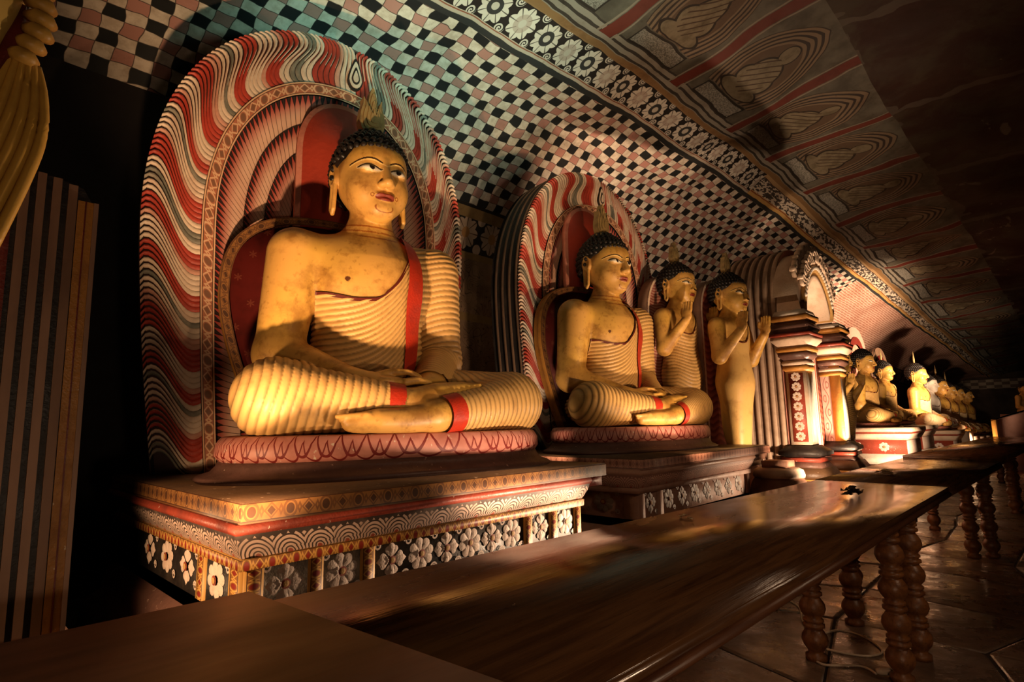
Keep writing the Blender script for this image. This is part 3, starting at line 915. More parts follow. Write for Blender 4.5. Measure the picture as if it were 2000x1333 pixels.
# ---- seated figure
R_SHIN = ((-0.545, -0.35, 0.165), (0.04, -0.50, 0.125), 0.168, 0.085)
L_SHIN = ((0.76, -0.33, 0.150), (0.12, -0.565, 0.078), 0.155, 0.076)
L_FORE = ((0.455, 0.02, 0.41), (0.20, -0.36, 0.225), 0.124, 0.076)
L_UP = ((0.405, 0.0, 0.945), (0.455, 0.02, 0.42), 0.148, 0.126)
def seated_groups(P):
    t = s_ell(P, (0, 0.0, 0.80), (0.365, 0.240, 0.28))
    t = smin(t, s_ell(P, (0, -0.01, 0.45), (0.30, 0.222, 0.34)), 0.12)
    t = smin(t, s_ell(P, (0, 0.04, 0.16), (0.42, 0.28, 0.19)), 0.12)
    t = smin(t, s_cone(P, (-0.31, 0.02, 0.965), (0.31, 0.02, 0.965), 0.120, 0.120), 0.10)
    t = smin(t, s_cone(P, (0, 0.03, 0.96), (0, 0.02, 1.10), 0.20, 0.125), 0.14)
    ra = s_cone(P, (-0.405, 0.0, 0.945), (-0.470, 0.0, 0.42), 0.146, 0.118)
    ra = smin(ra, s_cone(P, (-0.470, 0.0, 0.40), (-0.20, -0.36, 0.245), 0.120, 0.068), 0.05)
    la = s_cone(P, *L_UP)
    la = smin(la, s_cone(P, *L_FORE), 0.05)
    rl = s_cone(P, (-0.20, -0.02, 0.17), (-0.545, -0.30, 0.165), 0.20, 0.170)
    rl = smin(rl, s_cone(P, *R_SHIN), 0.06)
    ll = s_cone(P, (0.22, -0.02, 0.16), (0.76, -0.29, 0.155), 0.20, 0.165)
    ll = smin(ll, s_cone(P, *L_SHIN), 0.06)
    lap = s_ell(P, (0, -0.18, 0.08), (0.42, 0.26, 0.12))
    # feet
    rf = chain(P, [(0.0, -0.50, 0.125), (0.18, -0.485, 0.175), (0.34, -0.46, 0.205), (0.44, -0.44, 0.225)], [0.082, 0.070, 0.052, 0.028])
    lf = chain(P, [(0.14, -0.565, 0.078), (-0.02, -0.58, 0.060), (-0.16, -0.585, 0.058), (-0.28, -0.57, 0.050)], [0.074, 0.060, 0.056, 0.040])
    for k in range(5):
        rf = smin(rf, s_cone(P, (0.37, -0.485 + 0.022 * k, 0.225 - 0.004 * k), (0.445 - 0.006 * k, -0.475 + 0.021 * k, 0.238 - 0.005 * k), 0.016, 0.014), 0.012)
        lf = smin(lf, s_cone(P, (-0.22, -0.605 + 0.006 * k, 0.084 - 0.016 * k), (-0.345 + 0.020 * k, -0.580 + 0.008 * k, 0.078 - 0.015 * k), 0.015, 0.011), 0.012)
    # hands: right lying in left, palms up
    rh = s_cone(P, (-0.24, -0.35, 0.245), (-0.14, -0.395, 0.245), 0.068, 0.055)
    rh = smin(rh, s_ell(P, (-0.065, -0.41, 0.248), (0.115, 0.078, 0.032)), 0.04)
    lh = s_cone(P, (0.24, -0.35, 0.225), (0.15, -0.395, 0.205), 0.072, 0.055)
    lh = smin(lh, s_ell(P, (0.07, -0.42, 0.192), (0.115, 0.080, 0.030)), 0.04)
    fl = (0.135, 0.16, 0.155, 0.13)
    for k in range(4):
        y = -0.468 + 0.038 * k
        g = chain(P, [(0.02, y, 0.246), (0.02 + fl[k] * 0.55, y + 0.003, 0.258), (0.02 + fl[k], y + 0.006, 0.248)], [0.0195, 0.0185, 0.015])
        rh = smin(rh, g, 0.008)
        y -= 0.012
        g = chain(P, [(-0.01, y, 0.190), (-0.01 - fl[k] * 0.55, y + 0.002, 0.196), (-0.01 - fl[k], y + 0.004, 0.186)], [0.0195, 0.0185, 0.015])
        lh = smin(lh, g, 0.008)
    rh = smin(rh, chain(P, [(-0.10, -0.37, 0.27), (-0.02, -0.395, 0.300), (0.055, -0.425, 0.300)], [0.028, 0.020, 0.015]), 0.012)
    lh = smin(lh, chain(P, [(0.15, -0.385, 0.225), (0.115, -0.415, 0.275), (0.068, -0.43, 0.296)], [0.030, 0.020, 0.015]), 0.012)
    return t, ra, la, rl, ll, lap, rf, lf, rh, lh
def f_seated_body(P):
    t, ra, la, rl, ll, lap, rf, lf, rh, lh = seated_groups(P)
    d = smin(t, np.minimum(ra, la), 0.035)
    legs = smin(rl, ll, 0.03)
    legs = smin(legs, lap, 0.06)
    d = smin(d, legs, 0.03)
    d = smin(d, smin(rf, rl, 0.02), 0.006)
    d = smin(d, smin(lf, ll, 0.02), 0.006)
    d = np.minimum(d, smin(rh, ra, 0.03))
    d = np.minimum(d, smin(lh, la, 0.03))
    d = smin(d, f_neck(P, 1.0), 0.05)
    return np.maximum(d, -P[:, 2])
def f_seated(P):
    d = f_seated_body(P)
    z = P[:, 2] > 1.02
    if z.any():
        d = d.copy()
        d[z] = smin(d[z], f_head(P[z]), 0.012)
    return d

def seg_t(P, a, b):
    a = A3(*a); b = A3(*b); ab = b - a
    return (P - a) @ ab / (ab @ ab)
def ridge(ph):
    """overlapping pleat: steep groove, rounded back"""
    q = ph - np.floor(ph)
    return (0.5 - 0.5 * np.cos(2 * PI * q ** 0.62)) ** 0.55

def build_seated(h=0.0054, hh=0.0030):
    lo, hi = (-1.0, -0.75, -0.02), (1.0, 0.36, 1.185)
    V, F = extract(f_seated, lo, hi, h)
    V2, F2 = extract(f_seated, (-0.27, -0.33, 1.07), (0.27, 0.29, 1.74), hh)
    zc = 1.12
    k1 = (V[F][:, :, 2].min(1) < zc)
    k2 = (V2[F2][:, :, 2].max(1) > zc - hh)
    r2 = np.linalg.norm(V2[F2].mean(1)[:, :2], axis=1)
    k2 &= (V2[F2][:, :, 2].mean(1) > 1.15) | (r2 < 0.2)
    F = F[k1]; F2 = F2[k2]
    N = smooth_normals(V, F, vnormals(V, F))
    return V, F, N, V2, F2

def seated_meshes():
    V, F, N, V2, F2 = build_seated()
    G = seated_groups(V)
    t, ra, la, rl, ll, lap, rf, lf, rh, lh = G
    S = np.stack([t, ra, la, np.minimum(rl, lap + 0.01 * 0), ll, rf, lf, rh, lh])
    reg = S.argmin(0)
    x, y, z = V.T
    # robe field
    tx = np.linspace(-0.7, 0.5, 481)
    tz = np.interp(tx, [-0.6, -0.30, -0.15, -0.02, 0.06, 0.13, 0.20, 0.34], [0.735, 0.725, 0.69, 0.70, 0.78, 0.90, 1.06, 1.5])
    tz = np.convolve(np.pad(tz, 24, mode='edge'), np.hanning(49) / np.hanning(49).sum(), 'valid')
    zn = np.interp(x, tx, tz)
    m_t = zn - z
    tr = seg_t(V, R_SHIN[0], R_SHIN[1]); tl = seg_t(V, L_SHIN[0], L_SHIN[1]); tf = seg_t(V, L_FORE[0], L_FORE[1])
    m = np.full(len(V), -0.05, np.float32)
    m = np.where(reg == 0, m_t, m)
    m = np.where(reg == 2, np.where(z > 0.6, 0.1, (0.93 - tf) * 0.4), m)
    m = np.where(reg == 3, (0.93 - tr) * 0.7, m)
    m = np.where(reg == 4, (0.93 - tl) * 0.6, m)
    lapm = (reg == 3) & (lap < rl - 0.0) & (y > -0.44)
    m = np.where(lapm, 0.05, m)
    hem = np.where(reg == 3, (tr - 0.80) * 0.7, np.where(reg == 4, (tl - 0.78) * 0.6, -0.1))
    hem = np.where(lapm, -0.1, hem)
    # pleats
    g = 1 - np.clip(1 - (0.16 - x) / 0.52, 0, 1) ** 3.0
    g = np.where(x > 0.16, 0, g)
    kk = 0.96
    s = (z - g * (0.70 - kk * 1.0)) / (1 - g + kk * g)
    ph_t = s * 31.0
    ph_t = np.where(x > 0.16, (z - 0.25 * (x - 0.16)) * 30, ph_t)
    ph_a = (z + 0.28 * y - 0.15 * (x - 0.5)) * 30
    ph_f = tf * 17
    d_up = s_cone(V, *L_UP)
    d_fo = s_cone(V, *L_FORE)
    ph_a = np.where(d_fo < d_up, ph_f, ph_a)
    ph_r = (x * 0.97 - 0.18 * (y + 0.34) - 0.03 * np.sin((z - .16) * 9)) * 26
    ph_l = (x * 0.95 + 0.25 * (y + 0.34)) * 29
    ph = np.where(reg == 0, ph_t, np.where(reg == 2, ph_a, np.where(reg == 3, ph_r, ph_l)))
    ph = np.where(lapm, (x + 0.3 * y) * 22, ph)
    amp = np.where(reg == 0, 0.0105, np.where(reg == 2, 0.0085, 0.0058))
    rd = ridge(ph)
    disp = np.where(hem > 0, 0.012, 0.004 + amp * rd)
    # colours: skin everywhere on the body mesh
    allV = np.concatenate([V, V2]); allF = np.concatenate([F, F2 + len(V)])
    col = np.tile(SKIN, (len(allV), 1))
    c2 = col[len(V):]
    col[len(V):] = paint_head(V2, c2)
    ringm = (np.linalg.norm(allV[:, :2], axis=1) < 0.17)
    for zz in (1.075, 1.108, 1.14):
        rr = ringm & (np.abs(allV[:, 2] - zz - 0.18 * (allV[:, 1] + 0.10)) < 0.0045) & (allV[:, 1] < 0.02)
        col[rr] = (0.36, 0.12, 0.02)
    nip = (np.abs(allV[:, 0] + 0.19) ** 2 + (allV[:, 2] - 0.80) ** 2 < 0.014 ** 2) & (allV[:, 1] < -0.1)
    col[nip] = (0.10, 0.03, 0.01)
    body = mesh('statue_body', allV, allF, [MAT['gold_skin']], smooth=True, col=col)
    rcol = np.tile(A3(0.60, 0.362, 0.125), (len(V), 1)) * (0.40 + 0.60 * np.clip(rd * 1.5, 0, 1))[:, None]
    RV = V + N * disp[:, None]
    mr = np.minimum(m, -hem)
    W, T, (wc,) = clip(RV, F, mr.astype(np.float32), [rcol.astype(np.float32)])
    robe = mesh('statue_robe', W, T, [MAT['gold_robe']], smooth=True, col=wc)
    hemm = []
    for r_, ok in ((3, (y < -0.30) & (x > -0.4)), (4, (y < -0.30) & (x < 0.6))):
        W, T, _ = clip(V + N * 0.013, F, np.where((reg == r_) & ok, np.minimum(m, hem), -0.05).astype(np.float32), [])
        W, T = largest(W, T)
        hemm.append(mesh('robe_hem', W, T, [MAT['red_cloth']], smooth=True))
    # sash
    xc = np.interp(z, [0.30, 0.50, 0.72, 0.9, 1.10], [0.150, 0.165, 0.175, 0.185, 0.17])
    hw = np.interp(z, [0.30, 0.50, 0.72, 0.95, 1.10], [0.036, 0.045, 0.052, 0.045, 0.026])
    sm = np.minimum(np.minimum(hw - np.abs(x - xc), z - 0.30), np.minimum(-y * 1.0 + 0.06, 1.12 - z))
    sm = np.where(reg == 0, sm, -0.05)
    W, T, _ = clip(V + N * 0.024, F, sm.astype(np.float32), [])
    sash = mesh('shoulder_sash', W, T, [MAT['red_cloth']], smooth=True)
    # robe border along the neckline, dark red
    bm = np.where((reg == 0) & (np.abs(x) < 0.42), 0.009 - np.abs(zn - z) * np.where(x > 0, 0.55, 1.0), -0.05)
    W, T, _ = clip(V + N * 0.012, F, bm.astype(np.float32), [])
    border = mesh('robe_border', W, T, [MAT['dark_red_line']], smooth=True)
    return body, robe, hemm, sash, border

# ---- hair of tight curls and flame finial, in the head frame
def hair_mesh():
    mb_V = []; mb_F = []
    c = np.array([0, 0.02, 1.485]); r = np.array([0.214, 0.250, 0.250])
    def hairline(p):
        ang = math.atan2(abs(p[0]), -(p[1] - 0.0))      # 0 front .. pi back
        return float(np.interp(ang, [0, 0.35, 0.75, 1.15, 1.5, 1.9, PI], [1.552, 1.556, 1.545, 1.510, 1.472, 1.40, 1.27]))
    # cap
    nu, nv = 48, 20
    for j in range(nv + 1):
        for i in range(nu):
            a = 2 * PI * i / nu
            d0 = np.array([math.sin(a), -math.cos(a), 0])
            zl = hairline(d0)
            ph0 = math.asin(max(-0.95, min(0.95, (zl - c[2]) / r[2])))
            ph = ph0 + (PI / 2 - ph0) * j / nv
            p = c + r * np.array([math.cos(ph) * d0[0], math.cos(ph) * d0[1], math.sin(ph)]) * (1.0 if j else 0.965)
            mb_V.append(p)
    for j in range(nv):
        for i in range(nu):
            k = (i + 1) % nu
            mb_F.append((j * nu + i, j * nu + k, (j + 1) * nu + k, (j + 1) * nu + i))
    # curls: small domes in rows
    dome = []
    for (ph, n) in ((0.0, 6), (0.75, 6)):
        for k in range(n):
            a = 2 * PI * k / n
            dome.append((math.cos(a) * math.cos(ph), math.sin(a) * math.cos(ph), math.sin(ph)))
    dome.append((0, 0, 1.1))
    dF = []
    for k in range(6):
        d = (k + 1) % 6
        dF += [(k, d, 6 + d, 6 + k), (6 + k, 6 + d, 12)]
    def curl(p, nrm, s):
        n = Vector(nrm).normalized(); a = n.orthogonal().normalized(); b = n.cross(a)
        base = len(mb_V)
        for q in dome:
            mb_V.append(np.array(Vector(p) + a * q[0] * s + b * q[1] * s + n * q[2] * s))
        for f in dF: mb_F.append(tuple(i + base for i in f))
    nrow = 13
    for j in range(nrow):
        rowph = -0.75 + (PI / 2 + 0.70) * j / (nrow - 1)
        circ = max(1, int(2 * PI * 0.21 * math.cos(min(rowph, 1.5)) / 0.036))
        for i in range(circ):
            a = 2 * PI * (i + 0.5 * (j % 2)) / circ
            d = np.array([math.cos(rowph) * math.sin(a), -math.cos(rowph) * math.cos(a), math.sin(rowph)])
            p = c + r * d
            if p[2] > hairline(p) + 0.012:
                curl(p, d / r, 0.0205)
    # low mound at the crown with curls of its own
    for j in range(4):
        ph = 0.15 + 0.45 * j
        circ = max(1, int(2 * PI * 0.10 * math.cos(ph) / 0.036))
        for i in range(circ):
            a = 2 * PI * (i + 0.5 * (j % 2)) / circ
            d = np.array([math.cos(ph) * math.sin(a), -math.cos(ph) * math.cos(a), math.sin(ph)])
            curl(np.array([0, 0.02, 1.705]) + np.array([0.10, 0.11, 0.05]) * d, d, 0.021)
    return mesh('hair', mb_V, mb_F, [MAT['hair']], smooth=True)

def smooth_poly(pts, n=3):
    """Chaikin corner cutting of a closed polygon"""
    for _ in range(n):
        q = []
        for i in range(len(pts)):
            a, b = pts[i], pts[(i + 1) % len(pts)]
            q += [(a[0] * .75 + b[0] * .25, a[1] * .75 + b[1] * .25), (a[0] * .25 + b[0] * .75, a[1] * .25 + b[1] * .75)]
        pts = q
    return pts
def finial_mesh():
    mb = MB()
    half = [(0.0, 0.0), (0.055, 0.0), (0.078, 0.06), (0.072, 0.13), (0.055, 0.19), (0.058, 0.235), (0.045, 0.20), (0.030, 0.17), (0.022, 0.24), (0.0, 0.315)]
    full = half[1:] + [(-p[0], p[1]) for p in half[::-1][1:-1]] 
    full = smooth_poly(full, 2)
    def ext(poly, t, s, cy, y0):
        P = [(p[0] * s, (p[1] - cy) * s + cy) for p in poly]
        mb.prism(P, t, 0, (0, y0, 1.75), (1, 0, 0), (0, 0, 1))
        mb.prism([(-p[0], p[1]) for p in P], t, 0, (0, y0, 1.75), (-1, 0, 0), (0, 0, 1))
    for k, (t, s) in enumerate(((0.032, 1.0), (0.044, 0.80), (0.055, 0.55), (0.064, 0.30))):
        ext(full, t, s, 0.08, 0.02)
    mb.lathe([(0.10, -0.035), (0.095, -0.01), (0.06, 0.01), (0.05, 0.03)], 20, (0, 0.02, 1.75))
    return mb.build('flame_finial', [MAT['finial']])

# ---- standing figure: both forearms raised, head 0.86 of the seated one; feet at z = 0
HS = 0.86; HZ = 2.06 - 1.70 * HS
def standing_groups(P):
    t = s_ell(P, (0, 0.0, 1.35), (0.235, 0.165, 0.25))
    t = smin(t, s_ell(P, (0, -0.005, 1.06), (0.195, 0.15, 0.26)), 0.10)
    t = smin(t, s_cone(P, (-0.20, 0.02, 1.475), (0.20, 0.02, 1.475), 0.088, 0.088), 0.08)
    t = smin(t, s_cone(P, (0, 0.02, 1.46), (0, 0.015, 1.58), 0.14, 0.10), 0.10)
    low = s_ell(P, (0, 0.0, 0.86), (0.225, 0.165, 0.26))
    low = smin(low, s_cone(P, (-0.075, 0, 0.80), (-0.065, 0, 0.14), 0.155, 0.095), 0.10)
    low = smin(low, s_cone(P, (0.075, 0, 0.80), (0.065, 0, 0.14), 0.155, 0.095), 0.10)
    back = s_ell(P, (0, 0.07, 0.42), (0.19, 0.06, 0.36))
    low = smin(low, back, 0.03)
    low = np.maximum(low, 0.10 - P[:, 2])
    t = smin(t, low, 0.10)
    arms = []
    for s in (-1, 1):
        a = s_cone(P, (s * 0.275, 0.02, 1.455), (s * 0.345, -0.03, 1.10), 0.098, 0.080)
        a = smin(a, s_cone(P, (s * 0.345, -0.03, 1.09), (s * 0.27, -0.25, 1.36), 0.080, 0.048), 0.03)
        h = s_ell(P, (s * 0.262, -0.275, 1.43), (0.026, 0.058, 0.075))
        for k in range(4):
            y = -0.322 + 0.030 * k
            h = smin(h, s_cone(P, (s * 0.258, y, 1.47), (s * 0.252, y - 0.012, 1.585 - abs(k - 1.6) * 0.014), 0.0165, 0.013), 0.008)
        h = smin(h, chain(P, [(s * 0.262, -0.235, 1.41), (s * 0.245, -0.205, 1.47), (s * 0.24, -0.212, 1.51)], [0.022, 0.017, 0.013]), 0.01)
        arms.append(smin(a, h, 0.02))
    ft = None
    for s in (-1, 1):
        q = s_cone(P, (s * 0.075, 0.02, 0.12), (s * 0.075, 0.02, 0.05), 0.055, 0.055)
        q = smin(q, chain(P, [(s * 0.075, 0.04, 0.035), (s * 0.085, -0.10, 0.03), (s * 0.095, -0.19, 0.022)], [0.045, 0.042, 0.025]), 0.03)
        ft = q if ft is None else np.minimum(ft, q)
    return t, arms[0], arms[1], ft
def f_standing(P):
    t, a, b, ft = standing_groups(P)
    d = smin(t, np.minimum(a, b), 0.025)
    d = np.minimum(d, ft)
    H = (P - A3(0, 0, HZ)) / HS
    z = P[:, 2] > 1.50
    if z.any():
        d = d.copy()
        q = smin(f_neck(H[z], 1.0), f_head(H[z]), 0.012) * HS
        d[z] = smin(d[z], q, 0.03)
    return np.maximum(d, -P[:, 2])
def standing_meshes():
    V, F = extract(f_standing, (-0.48, -0.40, -0.02), (0.48, 0.26, 1.66), 0.008)
    V2, F2 = extract(f_standing, (-0.25, -0.31, 1.50), (0.25, 0.27, 2.09), 0.0042)
    zc = 1.0 * HS * 1.135 + HZ
    F = F[V[F][:, :, 2].min(1) < zc]
    c2 = V2[F2].mean(1)
    F2 = F2[(V2[F2][:, :, 2].max(1) > zc - 0.004) & (np.linalg.norm(c2[:, :2], axis=1) < 0.235) & ((c2[:, 2] > zc + 0.05) | (np.linalg.norm(c2[:, :2], axis=1) < 0.16))]
    N = smooth_normals(V, F, vnormals(V, F))
    t, a, b, ft = standing_groups(V)
    reg = np.stack([t, a, b, ft]).argmin(0)
    x, y, z = V.T
    allV = np.concatenate([V, V2]); allF = np.concatenate([F, F2 + len(V)])
    col = np.tile(SKIN, (len(allV), 1))
    col[len(V):] = paint_head((V2 - A3(0, 0, HZ)) / HS, col[len(V):])
    nip = (np.abs(allV[:, 0] + 0.10) ** 2 + (allV[:, 2] - 1.36) ** 2 < 0.011 ** 2) & (allV[:, 1] < -0.08)
    col[nip] = (0.10, 0.03, 0.01)
    body = mesh('statue_body', allV, allF, [MAT['gold_skin']], smooth=True, col=col)
    tx = np.linspace(-0.6, 0.6, 481)
    tz = np.interp(tx, [-0.4, -0.17, -0.07, 0.0, 0.05, 0.09, 0.13, 0.2], [1.30, 1.285, 1.255, 1.27, 1.33, 1.43, 1.54, 1.8])
    tz = np.convolve(np.pad(tz, 14, mode='edge'), np.hanning(29) / np.hanning(29).sum(), 'valid')
    zn = np.interp(x, tx, tz)
    m = np.where(reg == 0, zn - z, -0.05)
    g = 1 - np.clip(1 - (0.10 - x) / 0.36, 0, 1) ** 2.0
    ph = np.where(z > 0.95, (z - g * -0.22 * (z - 0.3)), z - 0.0) * 1.0
    sag = 0.10 * (1 - np.clip(x / 0.22, -1, 1) ** 2) * np.where(y < 0.05, 1, 0)
    ph = (z + sag + 0.16 * np.clip(-x, -0.2, 0.3)) * 27
    rd = ridge(ph)
    out = []
    for pleated in (True, False):
        disp = 0.004 + (0.007 * rd if pleated else 0.0)
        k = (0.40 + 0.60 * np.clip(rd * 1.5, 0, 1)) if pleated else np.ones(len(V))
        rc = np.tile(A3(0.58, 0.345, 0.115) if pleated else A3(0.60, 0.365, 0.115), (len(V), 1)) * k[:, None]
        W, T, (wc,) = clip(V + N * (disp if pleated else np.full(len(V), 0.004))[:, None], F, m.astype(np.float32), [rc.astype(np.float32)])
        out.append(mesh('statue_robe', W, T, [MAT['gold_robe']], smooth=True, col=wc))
    bm = np.where((reg == 0) & (np.abs(x) < 0.24), 0.006 - np.abs(zn - z) * np.where(x > 0, 0.5, 1.0), -0.05)
    W, T, _ = clip(V + N * 0.010, F, bm.astype(np.float32), [])
    border = mesh('robe_border', W, T, [MAT['dark_red_line']], smooth=True)
    return body, out[0], out[1], border

# ------------------------------------------------------------------ the cave: floor, walls, ceiling
def vnoise(x, y, seed=0):
    """smooth value noise"""
    xi, yi = np.floor(x), np.floor(y)
    fx, fy = x - xi, y - yi
    fx = fx * fx * (3 - 2 * fx); fy = fy * fy * (3 - 2 * fy)
    def h(a, b): 
        s = np.sin(a * 127.1 + b * 311.7 + seed * 74.7) * 43758.5453
        return s - np.floor(s)
    return (h(xi, yi) * (1 - fx) + h(xi + 1, yi) * fx) * (1 - fy) + (h(xi, yi + 1) * (1 - fx) + h(xi + 1, yi + 1) * fx) * fy
CK = 1.18     # the cave section is scaled about eye level
XS =   [-7.0, -2.0,  1.0,  2.45, 4.3,  7.0,  12.0, 17.0, 22.0, 26.0]
# (y, z) of the guide lines at each station
WALLF = [(4.6, 0), (4.6, 0), (4.6, 0), (4.6, 0), (4.6, 0), (4.6, 0), (3.9, 0), (3.4, 0), (3.0, 0), (2.8, 0)]
LOW =   [(4.2, 3.4), (4.2, 3.5), (4.15, 3.5), (4.12, 3.5), (4.1, 3.48), (4.1, 3.36), (3.3, 2.9), (2.85, 2.5), (2.4, 2.15), (2.2, 2.0)]
RIDGE = [(2.7, 4.1), (2.68, 4.15), (2.65, 4.18), (2.63, 4.22), (2.63, 4.42), (2.55, 4.42), (2.20, 3.83), (1.75, 3.10), (1.30, 2.48), (1.1, 2.3)]
PEND =  [(1.0, 4.4), (1.0, 4.45), (1.0, 4.5), (1.0, 4.55), (1.0, 4.65), (0.95, 4.6), (0.6, 3.95), (0.3, 3.25), (0.1, 2.66), (0.0, 2.45)]
FAR1 =  [(-1.5, 4.3), (-1.5, 4.4), (-1.5, 4.45), (-1.5, 4.5), (-1.5, 4.5), (-1.5, 4.5), (-1.6, 3.9), (-1.8, 3.25), (-1.9, 2.7), (-1.9, 2.5)]
FAR2 =  [(-5.5, 2.6), (-5.5, 2.7), (-5.5, 2.8), (-5.5, 2.8), (-5.5, 2.8), (-5.5, 2.8), (-5.5, 2.6), (-5.5, 2.4), (-5.5, 2.2), (-5.5, 2.1)]
def guide(tab, x):
    t = np.array(tab, float)
    xx = np.linspace(-8, 27, 701)
    r = []
    for k in (0, 1):
        v = np.interp(xx, XS, t[:, k])
        ker = np.hanning(41); ker /= ker.sum()
        v = np.convolve(np.pad(v, 20, mode='edge'), ker, 'valid')
        r.append(np.interp(np.asarray(x) / CK, xx, v))
    r[0] = r[0] * CK
    r[1] = np.where(r[1] > 0.01, 1.25 + (r[1] - 1.25) * CK, 0)
    return np.stack(r, -1)
def cave():
    xs = np.concatenate([np.linspace(-7, 8, 151), np.linspace(8, 28, 111)[1:]])
    low, rid = guide(LOW, xs), guide(RIDGE, xs)
    d = rid - low; d /= np.linalg.norm(d, axis=1, keepdims=True)
    pend = guide(PEND, xs); e = pend - rid; e /= np.linalg.norm(e, axis=1, keepdims=True)
    sc = np.interp(xs, [7, 22], [1.0, 0.55])[:, None]
    blow = rid - d * 0.28 * sc; bhigh = rid + e * 0.20 * sc
    lines = [guide(WALLF, xs), low, blow, bhigh, pend, guide(FAR1, xs), guide(FAR2, xs)]
    sub = [14, 30, 8, 22, 16, 18]
    rows = []; vtag = []
    for k in range(6):
        for j in range(sub[k] + (1 if k == 5 else 0)):
            t = j / sub[k]
            p = lines[k] * (1 - t) + lines[k + 1] * t
            if k == 0: p = p + np.stack([0.14 * np.sin(t * PI) * np.ones(len(xs)), 0 * xs], -1)
            if k == 1: p = p + np.stack([0.05 * np.sin(t * PI) + 0 * xs, 0.13 * np.sin(t * PI) + 0 * xs], -1)
            rows.append(p); vtag.append((k, t))
    P = np.stack(rows)                       # rows, xs, 2
    R, C = P.shape[:2]
    X = np.tile(xs, (R, 1)); Y, Z = P[..., 0], P[..., 1]
    S = np.cumsum(np.concatenate([np.zeros((1, C)), np.linalg.norm(np.diff(P, axis=0), axis=2)]), 0)
    n = (vnoise(X * 0.9, S * 0.9, 1) - 0.5) * 0.16 + (vnoise(X * 2.3, S * 2.3, 2) - 0.5) * 0.07 + (vnoise(X * 5, S * 5, 3) - 0.5) * 0.022
    ns = np.zeros_like(n)
    # push along the profile normal
    T = np.gradient(P, axis=0); T /= np.linalg.norm(T, axis=2, keepdims=True) + 1e-9
    Y = Y + n * T[..., 1]; Z = Z - n * T[..., 0]
    Z[0] = 0
    V = np.stack([X, Y, Z], -1).reshape(-1, 3)
    segs = {}
    for i in range(R - 1):
        k, t0 = vtag[i]
        t1 = vtag[i + 1][1] if vtag[i + 1][0] == k else 1.0
        for j in range(C - 1):
            f = (i * C + j, (i + 1) * C + j, (i + 1) * C + j + 1, i * C + j + 1)
            if k == 0: m, a, b = 0, t0, t1
            elif k == 1:
                m = 1 if xs[j] < 13.8 else 2
                a, b = t0 * 17, t1 * 17
            elif k == 2: m, a, b = (3 if xs[j] < 8.6 else 4), t0, t1
            elif k == 3: m, a, b = 5, t0, t1
            else: m, a, b = 6, (k - 4) + t0, (k - 4) + t1
            u = [(xs[j], a), (xs[j], b), (xs[j + 1], b), (xs[j + 1], a)]
            key = 'wall' if k == 0 else 'ceil'
            segs.setdefault(key, []).append((f, m, u))
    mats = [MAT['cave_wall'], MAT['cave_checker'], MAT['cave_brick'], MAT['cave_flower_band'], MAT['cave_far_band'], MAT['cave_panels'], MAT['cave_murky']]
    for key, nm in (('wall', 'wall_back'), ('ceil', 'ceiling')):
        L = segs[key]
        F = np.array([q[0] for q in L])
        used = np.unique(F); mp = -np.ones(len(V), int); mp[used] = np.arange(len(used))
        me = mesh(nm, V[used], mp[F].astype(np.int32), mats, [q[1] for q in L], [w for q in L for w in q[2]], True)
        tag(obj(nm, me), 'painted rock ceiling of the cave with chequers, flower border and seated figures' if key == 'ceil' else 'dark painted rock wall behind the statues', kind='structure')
cave()
# far wall and front wall, floor
mb = MB()
mb.add([(27.0, -6, 0), (27.0, 3.2, 0), (27.0, 3.2, 3.4), (27.0, -6, 3.4)], [(3, 2, 1, 0)], 0, [[(0, 3.4), (9.2, 3.4), (9.2, 0), (0, 0)]])
mb.add([(27.1, -6, 0), (27.1, 3.2, 0), (27.1, 3.2, 3.4), (27.1, -6, 3.4)], [(0, 1, 2, 3)])
tag(obj('wall_far', mb.build('wall_far', [MAT['far_wall']])), 'dark far end wall of the cave with a pale chequered strip', kind='structure')
mb = MB(); mb.box(-7, 27, -6.5, -6.4, 0, 3.4)
tag(obj('wall_front', mb.build('wall_front', [MAT['cave_murky']])), 'dark front wall of the cave', kind='structure')
mb = MB(); mb.box(-7.1, -7.0, -6.5, 5.5, 0, 5.4)
tag(obj('wall_left', mb.build('wall_left', [MAT['cave_murky']])), 'dark near end wall of the cave', kind='structure')
mb = MB(); mb.box(-7, 27.2, -6.5, 5.5, -0.12, -0.012)
floor = tag(obj('floor', mb.build('floor', [MAT['floor_joint']])), 'dark worn flagstone floor', kind='structure')
